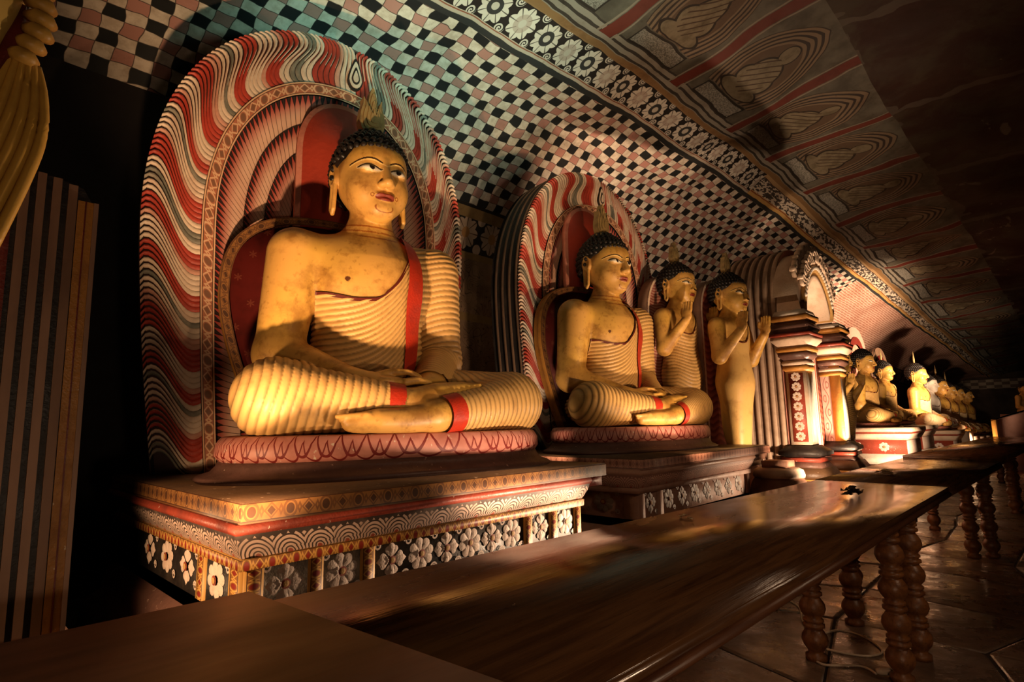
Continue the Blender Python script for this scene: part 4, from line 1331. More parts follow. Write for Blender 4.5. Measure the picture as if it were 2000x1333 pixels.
def flagstones():
    r = random.Random(3)
    gx = [1.4 + 0.86 * i for i in range(19)]
    gy = [-2.6 + 0.72 * j for j in range(7)]
    J = {}
    for i in range(len(gx)):
        for j in range(len(gy)):
            J[i, j] = (gx[i] + r.uniform(-.16, .16), gy[j] + r.uniform(-.14, .14))
    for i in range(len(gx) - 1):
        for j in range(len(gy) - 1):
            q = [J[i, j], J[i + 1, j], J[i + 1, j + 1], J[i, j + 1]]
            cx = sum(p[0] for p in q) / 4; cy = sum(p[1] for p in q) / 4
            h = r.uniform(-0.004, 0.0); tx, ty = r.uniform(-.006, .006), r.uniform(-.006, .006)
            V = []
            for s, dz in ((0.995, -0.02), (0.985, -0.004), (0.955, 0.0)):
                for p in q:
                    l = math.hypot(p[0] - cx, p[1] - cy)
                    k = (l - (1 - s) * 0.8 - 0.004) / l
                    V.append(((p[0] - cx) * k, (p[1] - cy) * k, dz + h + (p[0] - cx) * tx + (p[1] - cy) * ty - (0 if dz < 0 else 0)))
            F = [(8, 9, 10, 11)]
            for a in (0, 4):
                for c in range(4):
                    F.append((a + c, a + (c + 1) % 4, a + 4 + (c + 1) % 4, a + 4 + c))
            obj('flagstone', mesh('flagstone', V, F, [MAT['flagstone']]), floor, (cx, cy, 0))
flagstones()

# ------------------------------------------------------------------ nimbus with carved flames
class Shape:
    """horseshoe outline: tau in [-1, 1], 0 = apex, -1 left foot, +1 right foot"""
    def __init__(s, A, B, zc, tp, n=2.17, dx=0.0):
        th = np.linspace(0, PI / 2, 80)
        X = A * np.sin(th) ** (2 / n); Z = zc + B * np.cos(th) ** (2 / n)
        zl = np.linspace(1, 0, 50)[1:]
        X = np.concatenate([X, A - tp * (1 - zl) ** 1.5]); Z = np.concatenate([Z, zc * zl])
        s.P = np.stack([X, Z], 1); s.dx = dx
        s.L = np.concatenate([[0], np.cumsum(np.linalg.norm(np.diff(s.P, axis=0), axis=1))])
        s.T = s.L / s.L[-1]; s.len = s.L[-1]
    def __call__(s, tau):
        a = abs(tau); sg = -1 if tau < 0 else 1
        return np.array([sg * np.interp(a, s.T, s.P[:, 0]) + s.dx * 1.0, np.interp(a, s.T, s.P[:, 1])])
    def poly(s, n=48):
        return [s(t) for t in np.linspace(-1, 1, 2 * n + 1)]
def strip_mesh(name, A, B, ya, yb, mat, n=60, uvlen=1.0):
    """surface between outlines A (inner) and B (outer)"""
    V = []; U = []; F = []
    ts = np.linspace(-1, 1, 2 * n + 1)
    for t in ts:
        a, b = A(t), B(t)
        V += [(a[0], ya, a[1]), (b[0], yb, b[1])]
    for i in range(2 * n):
        F.append((2 * i, 2 * i + 2, 2 * i + 3, 2 * i + 1))
        u0, u1 = (ts[i] + 1) * A.len * uvlen, (ts[i + 1] + 1) * A.len * uvlen
        U += [(u0, 0), (u1, 0), (u1, 1), (u0, 1)]
    return mesh(name, V, F, [mat], None, U, True)
def side_mesh(name, S, y0, y1, ribs, mats, n=50, depth=0.02, rw=0.58):
    """the thick edge of a nimbus: lengthwise ribs running round the outline, from y0 to y1"""
    prof = []
    for k in range(ribs):
        f0, f1 = k / ribs, (k + 1) / ribs
        w = f1 - f0
        prof += [(f0, -depth, 0), (f0 + 0.2 * rw * w, -depth * 0.2, 1), (f0 + 0.5 * rw * w, 0.004, 1), (f0 + 0.8 * rw * w, -depth * 0.1, 1), (f0 + rw * w, -depth, 0)]
    prof.append((1.0, -depth, 0))
    ts = np.linspace(-1, 1, 2 * n + 1)
    V = []; F = []; M = []
    m = len(prof)
    for t in ts:
        p = S(t); q0, q1 = S(max(-1, t - .01)), S(min(1, t + .01))
        d = (q1 - q0); d = d / (np.linalg.norm(d) + 1e-9)
        nrm = np.array([-d[1], d[0]])
        for (f, o, _) in prof:
            V.append((p[0] + nrm[0] * o, y0 + (y1 - y0) * f, p[1] + nrm[1] * o))
    for i in range(2 * n):
        for k in range(m - 1):
            F.append((i * m + k, i * m + k + 1, (i + 1) * m + k + 1, (i + 1) * m + k))
            M.append(1 if prof[k][2] and prof[k + 1][2] else 0)
    return mesh(name, V, F, mats, M)
def face_mesh(name, S, y, mat, n=50, back=False):
    P = S.poly(n)
    F = [tuple(range(len(P)))] if back else [tuple(range(len(P) - 1, -1, -1))]
    F = [f[::-1] for f in F]
    return mesh(name, [(p[0], y, p[1]) for p in P], F, [mat])

FL_SEQ = 'WWWPRRRRWWGGWWRRRPWWWWRRRWWGWWPPRRRRWWWPRRWG'
FL_MAT = {'W': 'flame_white', 'R': 'flame_red', 'P': 'flame_pink', 'G': 'flame_grey'}
def flame_meshes(OUT, RING, N, t0c=0.05):
    """S-curved strands on both sides of the axis tau = t0c; same-coloured neighbours merge near the ring and part at the rim"""
    meshes = []
    for sg in (-1, 1):
        span = 1.0 - sg * t0c
        for i in range(N):
            w = 0.998 * span / N
            key = FL_SEQ[(i + (5 if sg > 0 else 0)) % len(FL_SEQ)]
            tc = (i + 0.5) * w
            ns = 14
            V = []
            fade = min(1.0, tc / 0.14)
            for k in range(ns + 1):
                s = k / ns
                e = s * s * (3 - 2 * s)
                shift = -0.042 * fade * (e - 0.40) + 0.013 * fade * math.sin(s * 2 * PI)
                hook = 0.7 * w * max(0, (s - 0.88) / 0.12) ** 2
                tm = tc + shift + hook
                q = min(1.0, max(0.0, (s - 0.22) / 0.45)); q = q * q * (3 - 2 * q)
                hw = w * (0.52 - 0.20 * q)
                def at(tt, y):
                    tt = max(-1.0, min(1.0, t0c + sg * max(-0.02, tt)))
                    a, b = RING(tt), OUT(tt)
                    p = a + (b - a) * (0.01 + 0.985 * s)
                    return (p[0], y, p[1])
                hgt = 0.008 + 0.014 * q
                V += [at(tm + hw, -0.001), at(tm + 0.35 * hw, -hgt * 0.9), at(tm - 0.74 * hw, -hgt), at(tm - hw, -0.002)]
            F = []; M = []
            for k in range(ns):
                for c in range(3):
                    f = (k * 4 + c, k * 4 + c + 1, (k + 1) * 4 + c + 1, (k + 1) * 4 + c)
                    F.append(f if sg < 0 else f[::-1])
                    M.append(1 if (c == 2 and k > 5) else 0)
            meshes.append(mesh('flame', V, F, [MAT[FL_MAT[key]], MAT['flame_white' if key != 'W' else 'flame_pink']], M, None, False))
    return meshes
NIM = {}
def nimbus_meshes():
    OUT = Shape(0.965, 1.335, 1.43, 0.135)
    R1 = Shape(0.715, 1.005, 1.43, 0.085, dx=0.04)
    R2 = Shape(0.645, 0.925, 1.43, 0.075, dx=0.04)
    T1 = Shape(0.500, 0.750, 1.43, 0.055, dx=0.04)
    T2 = Shape(0.385, 0.600, 1.43, 0.040, dx=0.04)
    T3 = Shape(0.235, 0.420, 1.43, 0.020, dx=0.04)
    NIM['slab'] = None
    NIM['side'] = side_mesh('nimbus_side', OUT, -0.012, 0.40, 4, [MAT['black_paint'], MAT['brown_stripe']])
    NIM['ground'] = strip_mesh('flame_ground', R1, OUT, 0.0, 0.0, MAT['groove_dark'])
    NIM['back'] = face_mesh('nimbus_back', OUT, 0.40, MAT['black_paint'], back=True)
    NIM['border'] = strip_mesh('chain_border', R2, R1, -0.020, -0.020, MAT['chain_cream'])
    NIM['tier'] = [strip_mesh('ray_tier', T1, R2, 0.035, -0.005, MAT['tier']), strip_mesh('ray_tier', T2, T1, 0.055, 0.015, MAT['tier']),
                   strip_mesh('ray_tier', T3, T2, 0.075, 0.035, MAT['tier'])]
    NIM['core'] = face_mesh('nimbus_core', T3, 0.075, MAT['groove_dark'])
    NIM['flames'] = flame_meshes(OUT, R1, 100)
    mb = MB()      # drop-shaped loop ornament at the apex
    def drop(s, n=18):
        return [(s * 0.045 * math.sin(a) * (1 if math.cos(a) < 0 else (1 - 0.55 * math.cos(a))), s * (0.13 if math.cos(a) > 0 else 0.07) * math.cos(a)) for a in [2 * PI * k / n for k in range(n)]]
    for s, t, m in ((1.15, 0.020, 0), (0.95, 0.026, 1), (0.62, 0.030, 0), (0.42, 0.034, 1)):
        P = drop(s)[::-1]
        mb.prism(P, t, m, (0, -0.004, 0), (1, 0, 0), (0, 0, 1))
    NIM['drop'] = mb.build('apex_drop', [MAT['black_paint'], MAT['flame_white']])
nimbus_meshes()
def make_nimbus(label, loc, rz, group, scale=1.0, apex=0.04):
    t = thing('flame_nimbus', label, 'nimbus', loc, rz, group, scale)
    obj('back_face', NIM['back'], t); obj('thick_edge', NIM['side'], t)
    g = obj('flame_ground', NIM['ground'], t)
    for m in NIM['flames']: obj('flame', m, g)
    obj('chain_border', NIM['border'], t)
    for m in NIM['tier']: obj('ray_tier', m, t)
    obj('core_face', NIM['core'], t)
    obj('apex_drop', NIM['drop'], t, (apex, -0.006, 1.43 + 1.10))
    return t
make_nimbus('large flame-carved nimbus behind the nearest seated statue', (1.845, 3.55, 0.985), -0.235, 'big flame nimbuses', 1.11, apex=0.165)
make_nimbus('flame-carved nimbus with striped edge behind the second seated statue', (4.96, 3.50, 0.985), -0.15, 'big flame nimbuses', 1.085, apex=0.165)

# throne back and head halo between statue and nimbus
def throne_meshes():
    S = Shape(0.665, 0.52, 0.96, 0.34, n=2.9)
    S2 = Shape(0.615, 0.475, 0.96, 0.33, n=2.9)
    out = {}
    def slab(name, S, y0, y1, mat):
        P = S.poly(36); n = len(P)
        V = [(p[0], y0, p[1]) for p in P] + [(p[0], y1, p[1]) for p in P]
        F = [tuple(range(n))[::-1], tuple(range(n, 2 * n))] + [(k, (k + 1) % n, n + (k + 1) % n, n + k) for k in range(n)]
        U = [(V[i][0] + 1, V[i][2]) for f in F for i in f]
        return mesh(name, V, F, [mat], None, U)
    out['panel'] = slab('back_panel', S2, 0.0, 0.06, MAT['throne_red'])
    me = strip_mesh('panel_border', S2, S, -0.035, -0.035, MAT['chain_dark'])
    out['border'] = me
    out['rim'] = side_mesh('panel_rim', S, -0.035, 0.07, 1, [MAT['gold_trim'], MAT['gold_trim']], depth=0.006)
    H = Shape(0.275, 0.36, 0.72, 0.0, n=2.2)
    H2 = Shape(0.245, 0.33, 0.72, 0.0, n=2.2)
    out['halo'] = slab('head_halo', H, 0.0, 0.05, MAT['pink_edge'])
    out['halo_face'] = slab('halo_face', H2, -0.006, 0.0, MAT['red_panel'])
    return out
THR = throne_meshes()
def make_throne(label, loc, rz, group, scale=1.1):
    t = thing('throne_back', label, 'throne', loc, rz, group, scale)
    p = obj('back_panel', THR['panel'], t)
    obj('panel_border', THR['border'], p); obj('panel_rim', THR['rim'], p)
    h = obj('head_halo', THR['halo'], t, (0, 0.03, 1.22))
    obj('halo_face', THR['halo_face'], h)
    return t
make_throne('dark red throne back with tall red head halo behind the nearest seated statue', (1.90, 3.41, 0.99), -0.22, 'throne backs')
make_throne('dark red throne back with red head halo behind the second seated statue', (4.76, 3.38, 0.99), -0.15, 'throne backs')

# ------------------------------------------------------------------ statues
def add_parts(t, L):
    for n, m in L: obj(n, m, t)
SM = seated_meshes()
HAIR = hair_mesh(); FIN = finial_mesh()
def make_seated(label, loc, rz, group, scale=1.0, finial=True, mats=None):
    t = thing('seated_statue', label, 'statue', loc, rz, group, scale)
    add_parts(t, (('body', SM[0]), ('robe', SM[1]), ('robe_hem', SM[2][0]), ('robe_hem', SM[2][1]), ('shoulder_sash', SM[3]), ('robe_border', SM[4]), ('hair', HAIR)))
    if finial: obj('flame_finial', FIN, t)
    if mats:
        for c in t.children:
            if c.name.split('.')[0] in mats:
                for s in c.material_slots:
                    s.link = 'OBJECT'; s.material = mats[c.name.split('.')[0]]
    return t
SEAT_Z = 1.205
make_seated('large gold seated statue on the nearest plinth, hands in lap, red sash', (1.91, 3.07, SEAT_Z), -0.20, 'big seated statues', 1.115)
make_seated('large gold seated statue on the second plinth, seen nearly in profile', (4.62, 3.10, SEAT_Z), -0.15, 'big seated statues', 1.09)

# lotus seats
def lotus_meshes():
    a = MB().lathe([(0.93, 0.0), (0.955, 0.03), (0.95, 0.085), (0.925, 0.118), (0.90, 0.125), (0.0, 0.125)], 72, (0, 0, 0), 0, 1.0, 0.47, True, 0.8)
    b = MB().lathe([(1.03, 0.0), (1.045, 0.015), (1.02, 0.03), (0.97, 0.045), (0.945, 0.072), (0.935, 0.095), (0.0, 0.095)], 72, (0, 0, 0), 0, 1.0, 0.47, True, 0.8)
    return a.build('lotus_seat', [MAT['lotus_pink']], False), b.build('lotus_foot', [MAT['mauve_base']], False)
LOT = lotus_meshes()
def make_lotus(label, loc, rz, group, scale=1.0):
    t = thing('lotus_seat', label, 'lotus seat', loc, rz, group, scale)
    obj('petal_drum', LOT[0], t, (0, 0, 0.095)); obj('moulded_foot', LOT[1], t)
    return t
make_lotus('pink lotus seat with red petal outlines under the nearest seated statue', (1.965, 2.83, 0.985), -0.20, 'lotus seats')
make_lotus('pink lotus seat under the second seated statue', (4.62, 2.84, 0.985), -0.15, 'lotus seats', 0.97)

# ------------------------------------------------------------------ plinths with painted flower panels
def flower_mesh(kind, r, white):
    V = []; F = []; M = []
    def fan(pts, apex, m):
        b = len(V); V.extend(pts); V.append(apex)
        n = len(pts)
        for k in range(n): F.append((b + k, b + (k + 1) % n, b + n)); M.append(m)
    def petal(a, r0, r1, w, pointed, h, m):
        ca, sa = math.cos(a), math.sin(a)
        prof = [(r0, 0.25 * w), (0.55 * r0 + 0.45 * r1, 0.85 * w), (0.25 * r0 + 0.75 * r1, w if not pointed else 0.72 * w)] + ([(r1 * 0.96, 0.55 * w)] if not pointed else [])
        pts = [(x, -y) for x, y in prof] + ([(r1, 0)] if pointed else [(r1, 0)]) + [(x, y) for x, y in prof[::-1]]
        P = [(x * ca - y * sa, 0.0, x * sa + y * ca) for x, y in pts]
        q = 0.5 * (r0 + r1)
        fan(P[::-1] if False else P, (q * ca, -h, q * sa), m)
    if kind == 'daisy':
        for k in range(8): petal(2 * PI * k / 8 + 0.2, 0.20 * r, r, 0.30 * r, False, 0.006, 0)
    else:
        for k in range(8): petal(2 * PI * (k + 0.5) / 8, 0.3 * r, 0.88 * r, 0.22 * r, False, 0.004, 0)
        for k in range(4): petal(2 * PI * k / 4 + PI / 2, 0.18 * r, 1.08 * r, 0.30 * r, True, 0.009, 0)
    for rr, h, m in ((0.27, 0.010, 1), (0.17, 0.013, 2)):
        n = 10
        fan([(rr * r * math.cos(2 * PI * k / n), -h * 0.8, rr * r * math.sin(2 * PI * k / n)) for k in range(n)], (0, -h, 0), m)
    return mesh('flower', V, F, [MAT['flower_white' if white else 'flower_grey'], MAT['flower_red'], MAT['flower_heart']], M)
def curl_mesh(r, white):
    V = []; F = []
    n = 16
    for k in range(n + 1):
        a = 4.2 * PI * k / n / 1.4
        q = r * (0.25 + 0.75 * k / n)
        w = 0.20 * r
        for s in (-1, 1): V.append(((q + s * w) * math.cos(a), -0.003, (q + s * w) * math.sin(a)))
    for k in range(n): F.append((2 * k, 2 * k + 1, 2 * k + 3, 2 * k + 2))
    return mesh('scroll', V, F, [MAT['flower_white' if white else 'flower_grey']])
FLW = {(k, w): flower_mesh(k, 0.072, w) for k in ('daisy', 'lotus') for w in (True, False)}
CRL = {w: curl_mesh(0.020, w) for w in (True, False)}
def pilaster_mesh(w, d, h, mat):
    mb = MB()
    V = [(x, y, z) for z in (0, h) for (x, y) in ((-w / 2, 0), (w / 2, 0), (w / 2, d), (-w / 2, d))]
    F = [(0, 1, 5, 4), (1, 2, 6, 5), (3, 0, 4, 7), (4, 5, 6, 7)]
    uv = [[(0, 0), (0, 1), (h, 1), (h, 0)]] + [[(0, 0), (0, 0.05), (h, 0.05), (h, 0)]] * 3
    mb.add(V, F, 0, uv)
    return mb.build('pilaster', [MAT[mat]])
def make_plinth(label, x0, x1, y0, y1, ztop, dx1, front, left, fine, group, fz=0.665):
    """x0..y1 is the top slab; dx1 how far the die is set back on the right"""
    t = thing('statue_plinth', label, 'plinth', ((x0 + x1) / 2, (y0 + y1) / 2, 0), 0, group)
    ox, oy = (x0 + x1) / 2, (y0 + y1) / 2
    X0, X1, Y0, Y1 = x0 - ox, x1 - ox, y0 - oy, y1 - oy
    d0, d1, e0, e1 = X0 + 0.045, X1 - dx1, Y0 + 0.07, Y1 - 0.05
    z = lambda q: ztop + q
    A, B, Cc, D = ('chain_dark', 'red_band', 'petal_band', 'chain_gold') if fine else ('chain_rose', 'rose_stone', 'petal_band_rose', 'rose_stone')
    obj('top_slab', MB().sweep_rect([(0, z(-0.075)), (0.0, z(-0.008)), (-0.008, z(0))], X0, X1, Y0, Y1, 0).build('top_slab', [MAT[A]]), t)
    obj('slab_surface', MB().box(X0 + 0.004, X1 - 0.004, Y0 + 0.004, Y1 - 0.004, z(-0.05), z(0) + 0.0005).build('slab_surface', [MAT['plinth_top']]), t)
    s1 = X1 - d1
    def sw(name, prof, mat):
        # a moulding whose right end steps in to the die; offsets are measured from the die
        return obj(name, MB().sweep_rect(prof, d0, d1, e0, e1, 0).build(name, [MAT[mat]]), t)
    k = 0.045
    sw('red_moulding', [(k + 0.006, z(-0.115)), (k + 0.016, z(-0.10)), (k + 0.010, z(-0.078)), (k, z(-0.075))], B)
    sw('petal_moulding', [(0.010, z(-0.205)), (0.022, z(-0.185)), (0.040, z(-0.15)), (k + 0.004, z(-0.115))], Cc)
    sw('chain_moulding', [(0.0, z(-0.248)), (0.020, z(-0.245)), (0.022, z(-0.208)), (0.010, z(-0.205))], D)
    die = obj('die', MB().box(d0, d1, e0, e1, 0.50, z(-0.24)).build('die', [MAT['black_paint' if fine else 'rose_stone']]), t)
    sw('base_moulding', [(0.10, 0.0), (0.10, 0.10), (0.07, 0.13), (0.14, 0.16), (0.13, 0.30), (0.06, 0.36), (0.04, 0.46), (0.0, 0.50), (0.0, 0.56)], 'mauve_base' if fine else 'rose_stone')
    # under the slab overhang on the right
    obj('slab_underside', MB().box(d1 + 0.0, X1 - 0.01, Y0 + 0.03, Y1 - 0.01, z(-0.135), z(-0.076)).build('slab_underside', [MAT[B]]), t)
    zm, zt = 0.565, z(-0.248)
    i = 0
    for q in front:
        if len(q) == 2:
            a, b = q[0] - ox, q[1] - ox
            obj('pilaster', pilaster_mesh(b - a, 0.03, zt - zm, 'chain_gold' if fine else 'rose_stone'), die, ((a + b) / 2, e0 - 0.012, zm))
        else:
            obj('flower', FLW[('lotus', 'daisy')[i % 2], fine], die, (q[0] - ox, e0 - 0.003, fz)); i += 1
            for sx, sz in ((-0.074, 0.068), (0.074, -0.070)):
                obj('scroll', CRL[fine], die, (q[0] - ox + sx, e0 - 0.003, fz + sz))
    for q in left:
        if len(q) == 2:
            a, b = q[0] - oy, q[1] - oy
            obj('pilaster', pilaster_mesh(b - a, 0.03, zt - zm, 'chain_gold' if fine else 'rose_stone'), die, (d0 - 0.012, (a + b) / 2, zm), -PI / 2)
        else:
            o = obj('flower', FLW[('daisy', 'lotus')[i % 2], fine], die, (d0 - 0.003, q[0] - oy, fz), -PI / 2); i += 1
            o.scale = (1.25, 1, 1)
            obj('scroll', CRL[fine], die, (d0 - 0.003, q[0] - oy - 0.12, fz + 0.06), -PI / 2)
            obj('scroll', CRL[fine], die, (d0 - 0.003, q[0] - oy - 0.12, fz - 0.06), -PI / 2)
    return t
make_plinth('nearest plinth with white painted flowers on black and gold bands', 0.815, 3.055, 2.10, 4.0, 0.985, 0.20,
            [(0.86, 0.93), (1.015,), (1.105, 1.165), (1.25,), (1.335, 1.40), (1.49,), (1.65,), (1.80,), (1.95,), (2.10,), (2.25,), (2.345, 2.405), (2.485,), (2.56, 2.625), (2.71,), (2.79, 2.85)],
            [(2.17, 2.27), (2.42,), (2.53, 2.61), (2.76,), (3.04,), (3.32,)], True, 'statue plinths')
make_plinth('second plinth of worn pinkish stone with faded grey flowers', 3.488, 5.924, 2.10, 4.0, 0.985, 0.42,
            [(3.54, 3.60), (3.69,), (3.78, 3.86), (3.96,), (4.17,), (4.39,), (4.61,), (4.83,), (5.04,), (5.26,), (5.42, 5.50)],
            [(2.17, 2.28), (2.46,), (2.72,), (2.98,), (3.24,)], False, 'statue plinths')

# ------------------------------------------------------------------ long offering tables
def quad_prism(mb, c, z0, z1, m=0, grow=0.0):
    V = [(x, y, z0) for x, y in c] + [(x, y, z1) for x, y in c]
    F = [(0, 3, 2, 1), (4, 5, 6, 7)] + [(k, (k + 1) % 4, 4 + (k + 1) % 4, 4 + k) for k in range(4)]
    return mb.add(V, F, m)
def baluster(h):
    mb = MB()
    p = [(0.052, 0.0), (0.052, 0.02), (0.034, 0.03), (0.040, 0.04)]
    z = 0.04
    for k in range(4):          # vase-shaped bulbs parted by thin rings
        for (r, dz) in ((0.056, 0.018), (0.064, 0.038), (0.060, 0.058), (0.044, 0.078), (0.038, 0.086), (0.053, 0.092), (0.053, 0.102), (0.038, 0.108), (0.050, 0.114), (0.050, 0.122), (0.038, 0.128)):
            p.append((r, z + dz))
        z += 0.128
    p += [(0.048, z + 0.005), (0.048, 0.56)]
    mb.lathe([(r, z * (h - 0.06) / 0.56) for r, z in p], 24)
    mb.box(-0.048, 0.048, -0.048, 0.048, h - 0.07, h)
    return mb.build('leg', [MAT['leg_wood']])
LEG = baluster(0.68)
def make_table(label, far0, far1, near0, near1, ztop, legs, planks=1, wood='table_wood'):
    """corner points (x, y) of the top: far/near edge, left/right end"""
    ox, oy = (far0[0] + near1[0]) / 2, (far0[1] + near1[1]) / 2
    t = thing('offering_table', label, 'table', (ox, oy, 0), 0, 'long tables in front of the statues')
    L = lambda p: (p[0] - ox, p[1] - oy)
    f0, f1, n0, n1 = L(far0), L(far1), L(near0), L(near1)
    lerp = lambda a, b, s: (a[0] + (b[0] - a[0]) * s, a[1] + (b[1] - a[1]) * s)
    for k in range(planks):
        s0, s1 = k / planks, (k + 1) / planks - (0.004 if k < planks - 1 else 0)
        mb = MB()
        c = [lerp(n0, f0, s0), lerp(n1, f1, s0), lerp(n1, f1, s1), lerp(n0, f0, s1)]
        quad_prism(mb, c, ztop - 0.035, ztop - 0.004)
        ins = [(x * 0.9995, y * 0.9985) for x, y in c]
        quad_prism(mb, ins, ztop - 0.004, ztop)
        obj('top_plank', mb.build('top_plank', [MAT[wood]]), t)
    # half-round moulding under the front and back edge
    for a, b, s in ((n0, n1, 1), (f0, f1, -1)):
        mb = MB(); mb.tube([(a[0], a[1] + s * 0.004, ztop - 0.046), (b[0], b[1] + s * 0.004, ztop - 0.046)], 0.016, 10)
        obj('edge_bead', mb.build('edge_bead', [MAT['table_edge']]), t)
        mb = MB(); i = s * 0.075
        quad_prism(mb, [(a[0], a[1] + min(i, i + s * 0.02)), (b[0], b[1] + min(i, i + s * 0.02)), (b[0], b[1] + max(i, i + s * 0.02)), (a[0], a[1] + max(i, i + s * 0.02))], ztop - 0.115, ztop - 0.035)
        obj('apron', mb.build('apron', [MAT['leg_wood']]), t)
    for (x, y) in legs:
        o = obj('leg', LEG, t, (x - ox, y - oy, 0.0))
        o.scale = (1, 1, (ztop - 0.035) / 0.68)
    return t
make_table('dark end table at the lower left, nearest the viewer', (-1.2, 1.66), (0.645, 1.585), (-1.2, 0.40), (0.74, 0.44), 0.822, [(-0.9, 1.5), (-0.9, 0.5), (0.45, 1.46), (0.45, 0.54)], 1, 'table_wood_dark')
make_table('long dark glossy wooden table below the two big seated statues', (0.66, 1.535), (4.56, 1.305), (0.75, 0.62), (4.56, 0.537), 0.80,
           [(0.95, 1.42), (0.95, 0.72), (3.36, 1.04), (3.36, 0.665), (3.72, 0.645), (4.05, 1.02)], 1)
make_table('middle table with dry petals on its glossy top', (4.565, 1.315), (7.42, 1.235), (4.565, 0.535), (7.22, 0.425), 0.802,
           [(5.85, 1.02), (6.57, 0.655), (6.70, 0.535), (4.85, 1.20)], 1)
make_table('far table section raised slightly, running toward the cave end', (7.43, 1.245), (14.3, 0.95), (7.23, 0.425), (14.3, 0.17), 0.828,
           [(7.65, 0.62), (9.75, 0.50), (10.0, 0.48), (7.9, 1.1), (10.0, 1.0), (14.0, 0.30), (14.0, 0.85)], 1)

# small offerings on the tables
def blob(name, label, loc, r, n, mat, flat=0.35, seed=1, group=None):
    rr = random.Random(seed)
    t = thing(name, label, 'offering', loc, 0, group)
    for k in range(n):
        a = rr.uniform(0, 2 * PI); d = rr.uniform(0, r)
        mb = MB()
        s = rr.uniform(0.35, 0.55) * r; b = rr.uniform(0, PI)
        pts = []
        for q in range(8):
            w = 2 * PI * q / 8
            pts.append((s * math.cos(w), 0.5 * s * math.sin(w)))
        V = []
        for q, (x, y) in enumerate(pts):
            X = x * math.cos(b) - y * math.sin(b); Y = x * math.sin(b) + y * math.cos(b)
            V.append((X, Y, rr.uniform(0.0, flat) * s))
        V.append((0, 0, -0.0))
        V = [(v[0] + d * math.cos(a), v[1] + d * math.sin(a), v[2] + 0.003 + k * 0.0028) for v in V]
        F = [(q, (q + 1) % 8, 8) for q in range(8)]
        obj('petal', mesh('petal', V, F, [MAT[mat]]), t)
    return t
blob('withered_flower', 'dark withered flower lying on the glossy middle of the table', (3.75, 0.885, 0.80), 0.055, 16, 'dark_offering', 0.9, 2)
blob('petal_heap', 'small heap of dry pale petals on the middle table', (5.15, 0.985, 0.802), 0.075, 14, 'petal_offering', 0.4, 3)
blob('petal_scatter', 'white fallen petals below the second plinth on the table', (2.48, 1.30, 0.80), 0.035, 4, 'petal_offering', 0.4, 4)
blob('petal_scatter', 'pair of small white petals in the middle of three petal spots', (2.475, 1.255, 0.80), 0.025, 3, 'petal_offering', 0.4, 5)
blob('petal_scatter', 'pinkish petal scrap right of the white fallen petals', (2.575, 1.178, 0.80), 0.022, 2, 'petal_offering', 0.4, 6)
blob('petal_scatter', 'tiny pale petal below the nearest plinth on the table', (1.06, 1.01, 0.80), 0.010, 2, 'petal_offering', 0.3, 8)
blob('petal_scatter', 'pale crumbs of petal on the far table section', (10.9, 0.62, 0.828), 0.10, 7, 'petal_offering', 0.3, 9)
mb = MB()
pts = [(4.3, 1.5), (4.16, 1.37), (3.88, 1.26), (3.69, 1.15), (3.87, 1.06), (3.84, 0.92), (3.69, 0.81), (3.57, 0.84), (3.52, 0.95), (3.51, 1.10), (3.35, 1.05), (3.30, 0.98), (3.40, 0.85), (3.35, 0.77)]
def catmull(P, n=6):
    out = []
    P = [P[0]] + P + [P[-1]]
    for i in range(1, len(P) - 2):
        for k in range(n):
            t = k / n
            out.append(tuple(0.5 * ((2 * P[i][d]) + (-P[i - 1][d] + P[i + 1][d]) * t + (2 * P[i - 1][d] - 5 * P[i][d] + 4 * P[i + 1][d] - P[i + 2][d]) * t * t + (-P[i - 1][d] + 3 * P[i][d] - 3 * P[i + 1][d] + P[i + 2][d]) * t ** 3) for d in range(len(P[i]))))
    out.append(P[-2])
    return out
mb.tube([(x, y, 0.006) for x, y in catmull(pts)], 0.006, 6)
t = thing('electric_cable', 'white electric cable looped on the floor between the table legs', 'cable', (0, 0, 0))
obj('wire', mb.build('wire', [MAT['cable_white']]), t)
obj('plug', MB().lathe([(0.012, 0), (0.016, 0.02), (0.016, 0.06), (0.009, 0.075)], 10).build('plug', [MAT['cable_white']]), t, (3.35, 0.77, 0.018)).rotation_euler = (PI / 2, 0, 0.6)

